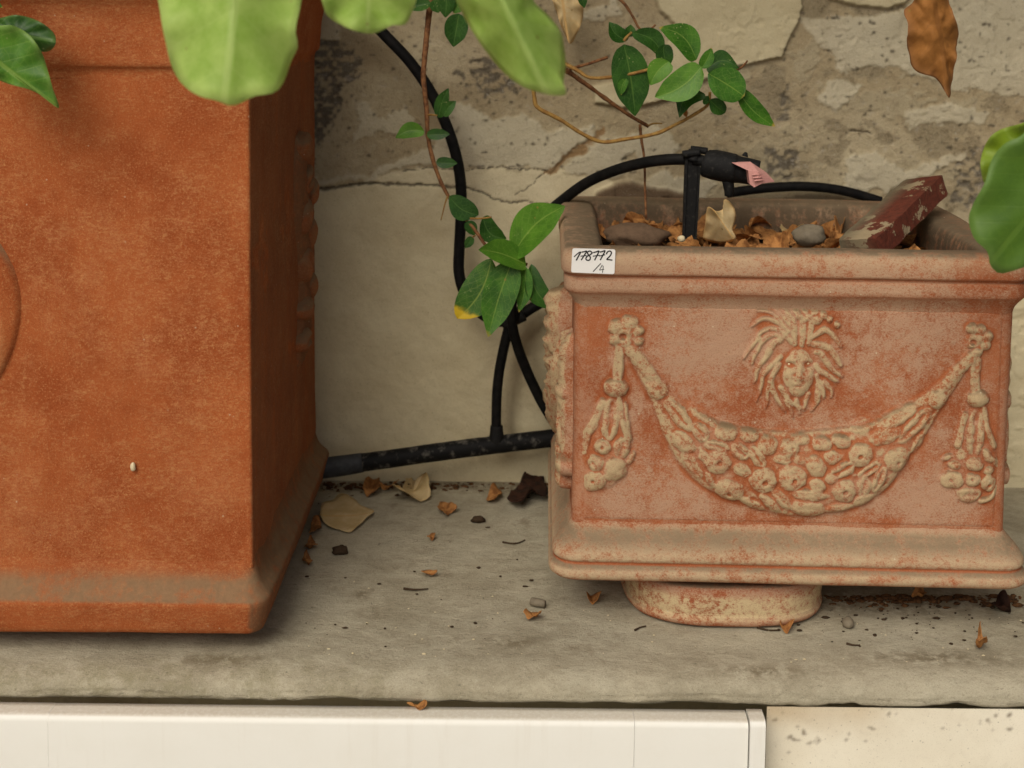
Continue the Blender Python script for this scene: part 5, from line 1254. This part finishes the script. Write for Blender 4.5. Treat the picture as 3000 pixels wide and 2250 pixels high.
V, F = tube(np.array([PZ(1556, 1762, 0.005), PZ(1575, 1766, 0.005), PZ(1597, 1770, 0.005)]), [0.0042, 0.0046, 0.004], 8, 10, 0.2, 3); mk('cork_pellet', V, F, M_PEBBLE, label='small grey-brown pellet on the ledge left of the foot disc', cat='pellet')
V, F = blob(PZ(2484, 1825, 0.005), 0.007, 8, (0.9, 1, 0.8)); mk('pebble', V, F, M_PEBBLE, label='round grey pebble on the ledge right of the foot disc', cat='pebble')
for k, (pts, lab) in enumerate((([(1472,1588),(1500,1592),(1520,1590),(1538,1582)], 'thin dark twig lying left of the relief planter base'), ([(1182,1724),(1215,1727),(1255,1725)], 'faint thin twig in the middle of the ledge front'), ([(1860,1846),(1875,1838),(1892,1834)], 'short black twig in front of the foot disc'), ([(2218,1838),(2250,1846),(2282,1846)], 'curved black twig by the right end of the foot disc'), ([(2480,1885),(2500,1890),(2520,1890)], 'hair-thin twig on the ledge front right of the disc'))):
    V, F = tube(np.array([PZ(x, y, 0.0018) for x, y in pts]), [0.0012, 0.0009, 0.0007], 16, 6, 0.3, k); mk('twig', V, F, M_CRUMB, label=lab, cat='twig')
def crumbs(name, label, n, region, rmin, rmax, mat, seed, z=0.001):
    r_ = random.Random(seed); parts = []
    for k in range(n):
        x, y = region(r_); p = PZ(x, y, z); rr = rmin + (rmax - rmin) * r_.random() ** 2.5
        parts.append(blob(p, rr, k, (1 + r_.random(), 0.7 + r_.random() * 0.6, 0.6), 6, 5, 0.5))
    V, F = join(parts); mk(name, V, F, mat, kind='stuff', label=label, cat='crumbs', org=(0.1, 1.3, 0))
def reg_mid(r_): return r_.uniform(880, 1640), r_.uniform(1440, 1900)
def reg_right(r_): return r_.gauss(2640, 210), 1775 + abs(r_.gauss(0, 52))
def reg_any(r_): return r_.uniform(900, 3000), r_.uniform(1700, 1950)
crumbs('dark_crumbs', 'scattered dark crumbs of soil on the ledge', 70, reg_mid, 0.0003, 0.0019, M_CRUMB, 1)
crumbs('soil_crumbs', 'dark soil crumbs gathered under the right half of the relief planter', 140, reg_right, 0.0003, 0.0022, M_CRUMB, 2)
def reg_joint(r_):
    x = 940 + 680 * r_.random() ** 1.3
    return x, 1412 + 8 * r_.random() + abs(r_.gauss(0, 12))
def reg_under(r_): return r_.uniform(2420, 2990), 1745 + abs(r_.gauss(0, 14))
crumbs('joint_litter', 'brown crumbled litter along the joint between wall and ledge', 260, reg_joint, 0.0006, 0.0032, M_LITTER, 11)
crumbs('shadow_litter', 'dark litter heaped in the shadow under the relief planter', 260, reg_under, 0.0008, 0.0040, M_LITTER, 12)
crumbs('pale_crumbs', 'scattered pale grit on the ledge', 110, reg_any, 0.0003, 0.0012, M_PALECRUMB, 3)

# --- inside the relief planter
zs = PZ0 + PHT - 0.036
pl = [
  ([(1785,665),(1790,640),(1815,620),(1850,640),(1838,670),(1810,690)], M_ORANGE, 'crumpled tan dry leaf in the left corner of the relief planter', 0.022),
  ([(1780,700),(1800,672),(1835,660),(1855,690),(1840,706)], M_ORANGE, 'tan folded dry leaf at the left front of the planter soil', 0.020),
  ([(1850,706),(1880,690),(1930,684),(1935,704),(1890,708)], M_ORANGE, 'low curled tan leaf along the planter front rim', 0.014),
  ([(1895,690),(1905,645),(1935,640),(1942,680),(1920,694)], M_ORANGE, 'upright orange dry leaf left of the sprayer stake', 0.020),
  ([(1935,690),(1950,665),(1985,668),(1995,695),(1960,704)], M_ORANGE, 'orange dry leaf touching the left of the sprayer stake', 0.016),
  ([(2040,700),(2048,650),(2060,640),(2068,680),(2060,704)], M_ORANGE, 'narrow orange leaf just right of the sprayer stake', 0.014),
  ([(2120,706),(2150,690),(2200,700),(2195,712),(2140,712)], M_ORANGE, 'low tan litter leaf in front of the folded cream leaf', 0.010),
  ([(2320,705),(2340,692),(2385,690),(2400,708)], M_ORANGE, 'tan dry leaf against the front rim near the grey stone', 0.012),
  ([(2440,690),(2445,650),(2480,640),(2505,652),(2470,672),(2460,706)], M_ORANGE, 'curled orange dry leaf left of the red brick piece', 0.026),
  ([(2648,706),(2660,694),(2682,706),(2670,712)], M_ORANGE, 'small orange leaf right of the red brick piece', 0.012),
  ([(2210,625),(2240,640),(2290,655),(2285,668),(2250,655)], M_DRY, 'thin cream leaf strip on the soil at the back', 0.010),
]
pl += [
  ([(1800,690),(1830,665),(1880,668),(1900,690),(1860,704)], M_ORANGE, 'broad tan leaf in front of the left grey stone', 0.018),
  ([(1960,660),(1975,640),(2000,645),(2005,672),(1975,675)], M_ORANGE, 'orange leaf scrap behind the sprayer stake', 0.016),
  ([(2170,690),(2200,665),(2250,668),(2290,690),(2230,704)], M_ORANGE, 'brown broad leaf lying in the middle of the soil', 0.016),
  ([(2280,680),(2310,655),(2350,650),(2360,672),(2320,690)], M_DRY, 'pale leaf scrap beside the rounded grey stone', 0.014),
  ([(2390,706),(2410,680),(2440,678),(2452,704)], M_ORANGE, 'tan leaf right of the rounded grey stone', 0.016),
  ([(2560,690),(2590,680),(2640,690),(2620,706)], M_DARKDRY, 'dark leaf scrap under the red brick piece', 0.010),
]
for k, (pts, m, lab, rl) in enumerate(pl):
    ledge_leaf(pts, m, 'dry_leaf', lab, z=zs + 0.004, relief=rl, seed=30 + k, curl=0.8)
cr = empty('folded_dry_leaf', PY(2110, 700, 1.36), 'cream folded dry leaf standing in the planter right of the stake', 'dry leaf')
blade([(2058,700),(2066,655),(2070,618),(2076,606),(2098,618),(2118,612),(2122,585),(2135,588),(2152,610),(2156,640),(2146,672),(2156,700),(2120,712),(2080,708)], 1.375, M_DRY, cr, ((2085,608),(2150,700)), 0.005, lambda x, y: 0.0005 * abs((x - 2085) * 0.82 - (y - 608) * 0.58), seed=12, label='cream folded blade', crumple=0.003)
V, F = blob(PY(2372, 690, 1.38), 0.016, 4, (1.1, 0.9, 0.75), 20, 14, 0.25); mk('stone', V, F, M_PEBBLE, label='rounded grey stone on the planter soil left of the brick piece', cat='stone')
V, F = blob(PY(1860, 690, 1.43), 0.022, 6, (1.6, 1, 0.6), 20, 12, 0.35); mk('stone', V, F, M_BROWNSTONE, label='grey-brown stone at the left back of the planter soil', cat='stone')
V, F = blob(PY(1997, 699, 1.30), 0.0036, 2, (1.1, 1, 0.9), 10, 8, 0.3); mk('pebble', V, F, M_PALECRUMB, label='tiny white pebble beside the foot of the sprayer stake', cat='pebble')
V, F = blob(PY(390, 1367, 1.1985), 0.0032, 2, (0.8, 0.7, 1.3), 10, 8, 0.3); mk('seed_husk', V, F, M_PALECRUMB, label='small cream seed husk stuck on the tall planter front', cat='seed husk')
def litter():
    r_ = random.Random(5); parts = []
    for k in range(230):
        u, v = r_.uniform(-0.172, 0.172), r_.uniform(-0.125, 0.125)
        p = PC + PAX * u + PAY * v; p = np.array([p[0], p[1], PZ0 + PHT - 0.034 + r_.uniform(-0.003, 0.007)])
        a = r_.uniform(0, 6.28); L = 0.010 + 0.026 * r_.random() ** 1.5
        t = p + np.array([math.cos(a) * L, math.sin(a) * L, r_.uniform(-0.3, 0.6) * L])
        V, F, _ = leaf_geo(p, t, L * r_.uniform(0.25, 0.5), (r_.uniform(-.8, .8), r_.uniform(-.8, .8), 1), bend=r_.uniform(-.2, .2), fold=r_.uniform(-0.8, 1.2), droop=r_.uniform(-0.9, 0.9), wave=0.35, seed=k, nl=8, nc=5)
        parts.append((V, F))
    V, F = join(parts); mk('leaf_litter', V, F, M_ORANGE, kind='stuff', label='crumbled dry leaf litter on the planter soil', cat='litter')
litter()
def brick():
    # tilted broken bar leaning on the back rim
    a, b = PY(2520, 730, 1.37), PY(2715, 545, 1.50)
    d = (b - a); L = np.linalg.norm(d); d /= L
    up = np.array([-0.55, -0.35, 0.75]); up -= d * up.dot(d); up /= np.linalg.norm(up); sd = np.cross(d, up)
    n, sec = 26, [(-1, -1), (0, -1), (1, -1), (1, 0), (1, 1), (0, 1), (-1, 1), (-1, 0)]
    sec = np.array(sec, float); hw, hh = 0.024, 0.012
    V = np.zeros((n, 8, 3)); t = np.linspace(0, 1, n)
    for i in range(n):
        e = 1 if 0 < i < n - 1 else 0.93
        V[i] = a + d * L * t[i] + np.outer(sec[:, 0] * hw * e, sd) + np.outer(sec[:, 1] * hh * e, up)
    V += 0.0022 * np.stack([fbm(V, 55, 3, 1), fbm(V, 55, 3, 2), fbm(V, 55, 3, 3)], -1)
    w = np.zeros((n, 8)); w[:, 4:7] = 0.0
    nrm = up
    F = gridF(n, 8, True).tolist() + [list(range(8))[::-1], list(range((n - 1) * 8, n * 8))]
    wr = np.tile(np.array([1, 0, 0, 0, 0, 0, 1, 1.0]), (n, 1))
    mk('brick_piece', V.reshape(-1, 3), F, M_BRICK, attrs={'wear': wr.ravel()}, smooth=False, label='broken red painted brick piece leaning in the relief planter', cat='brick')
brick()
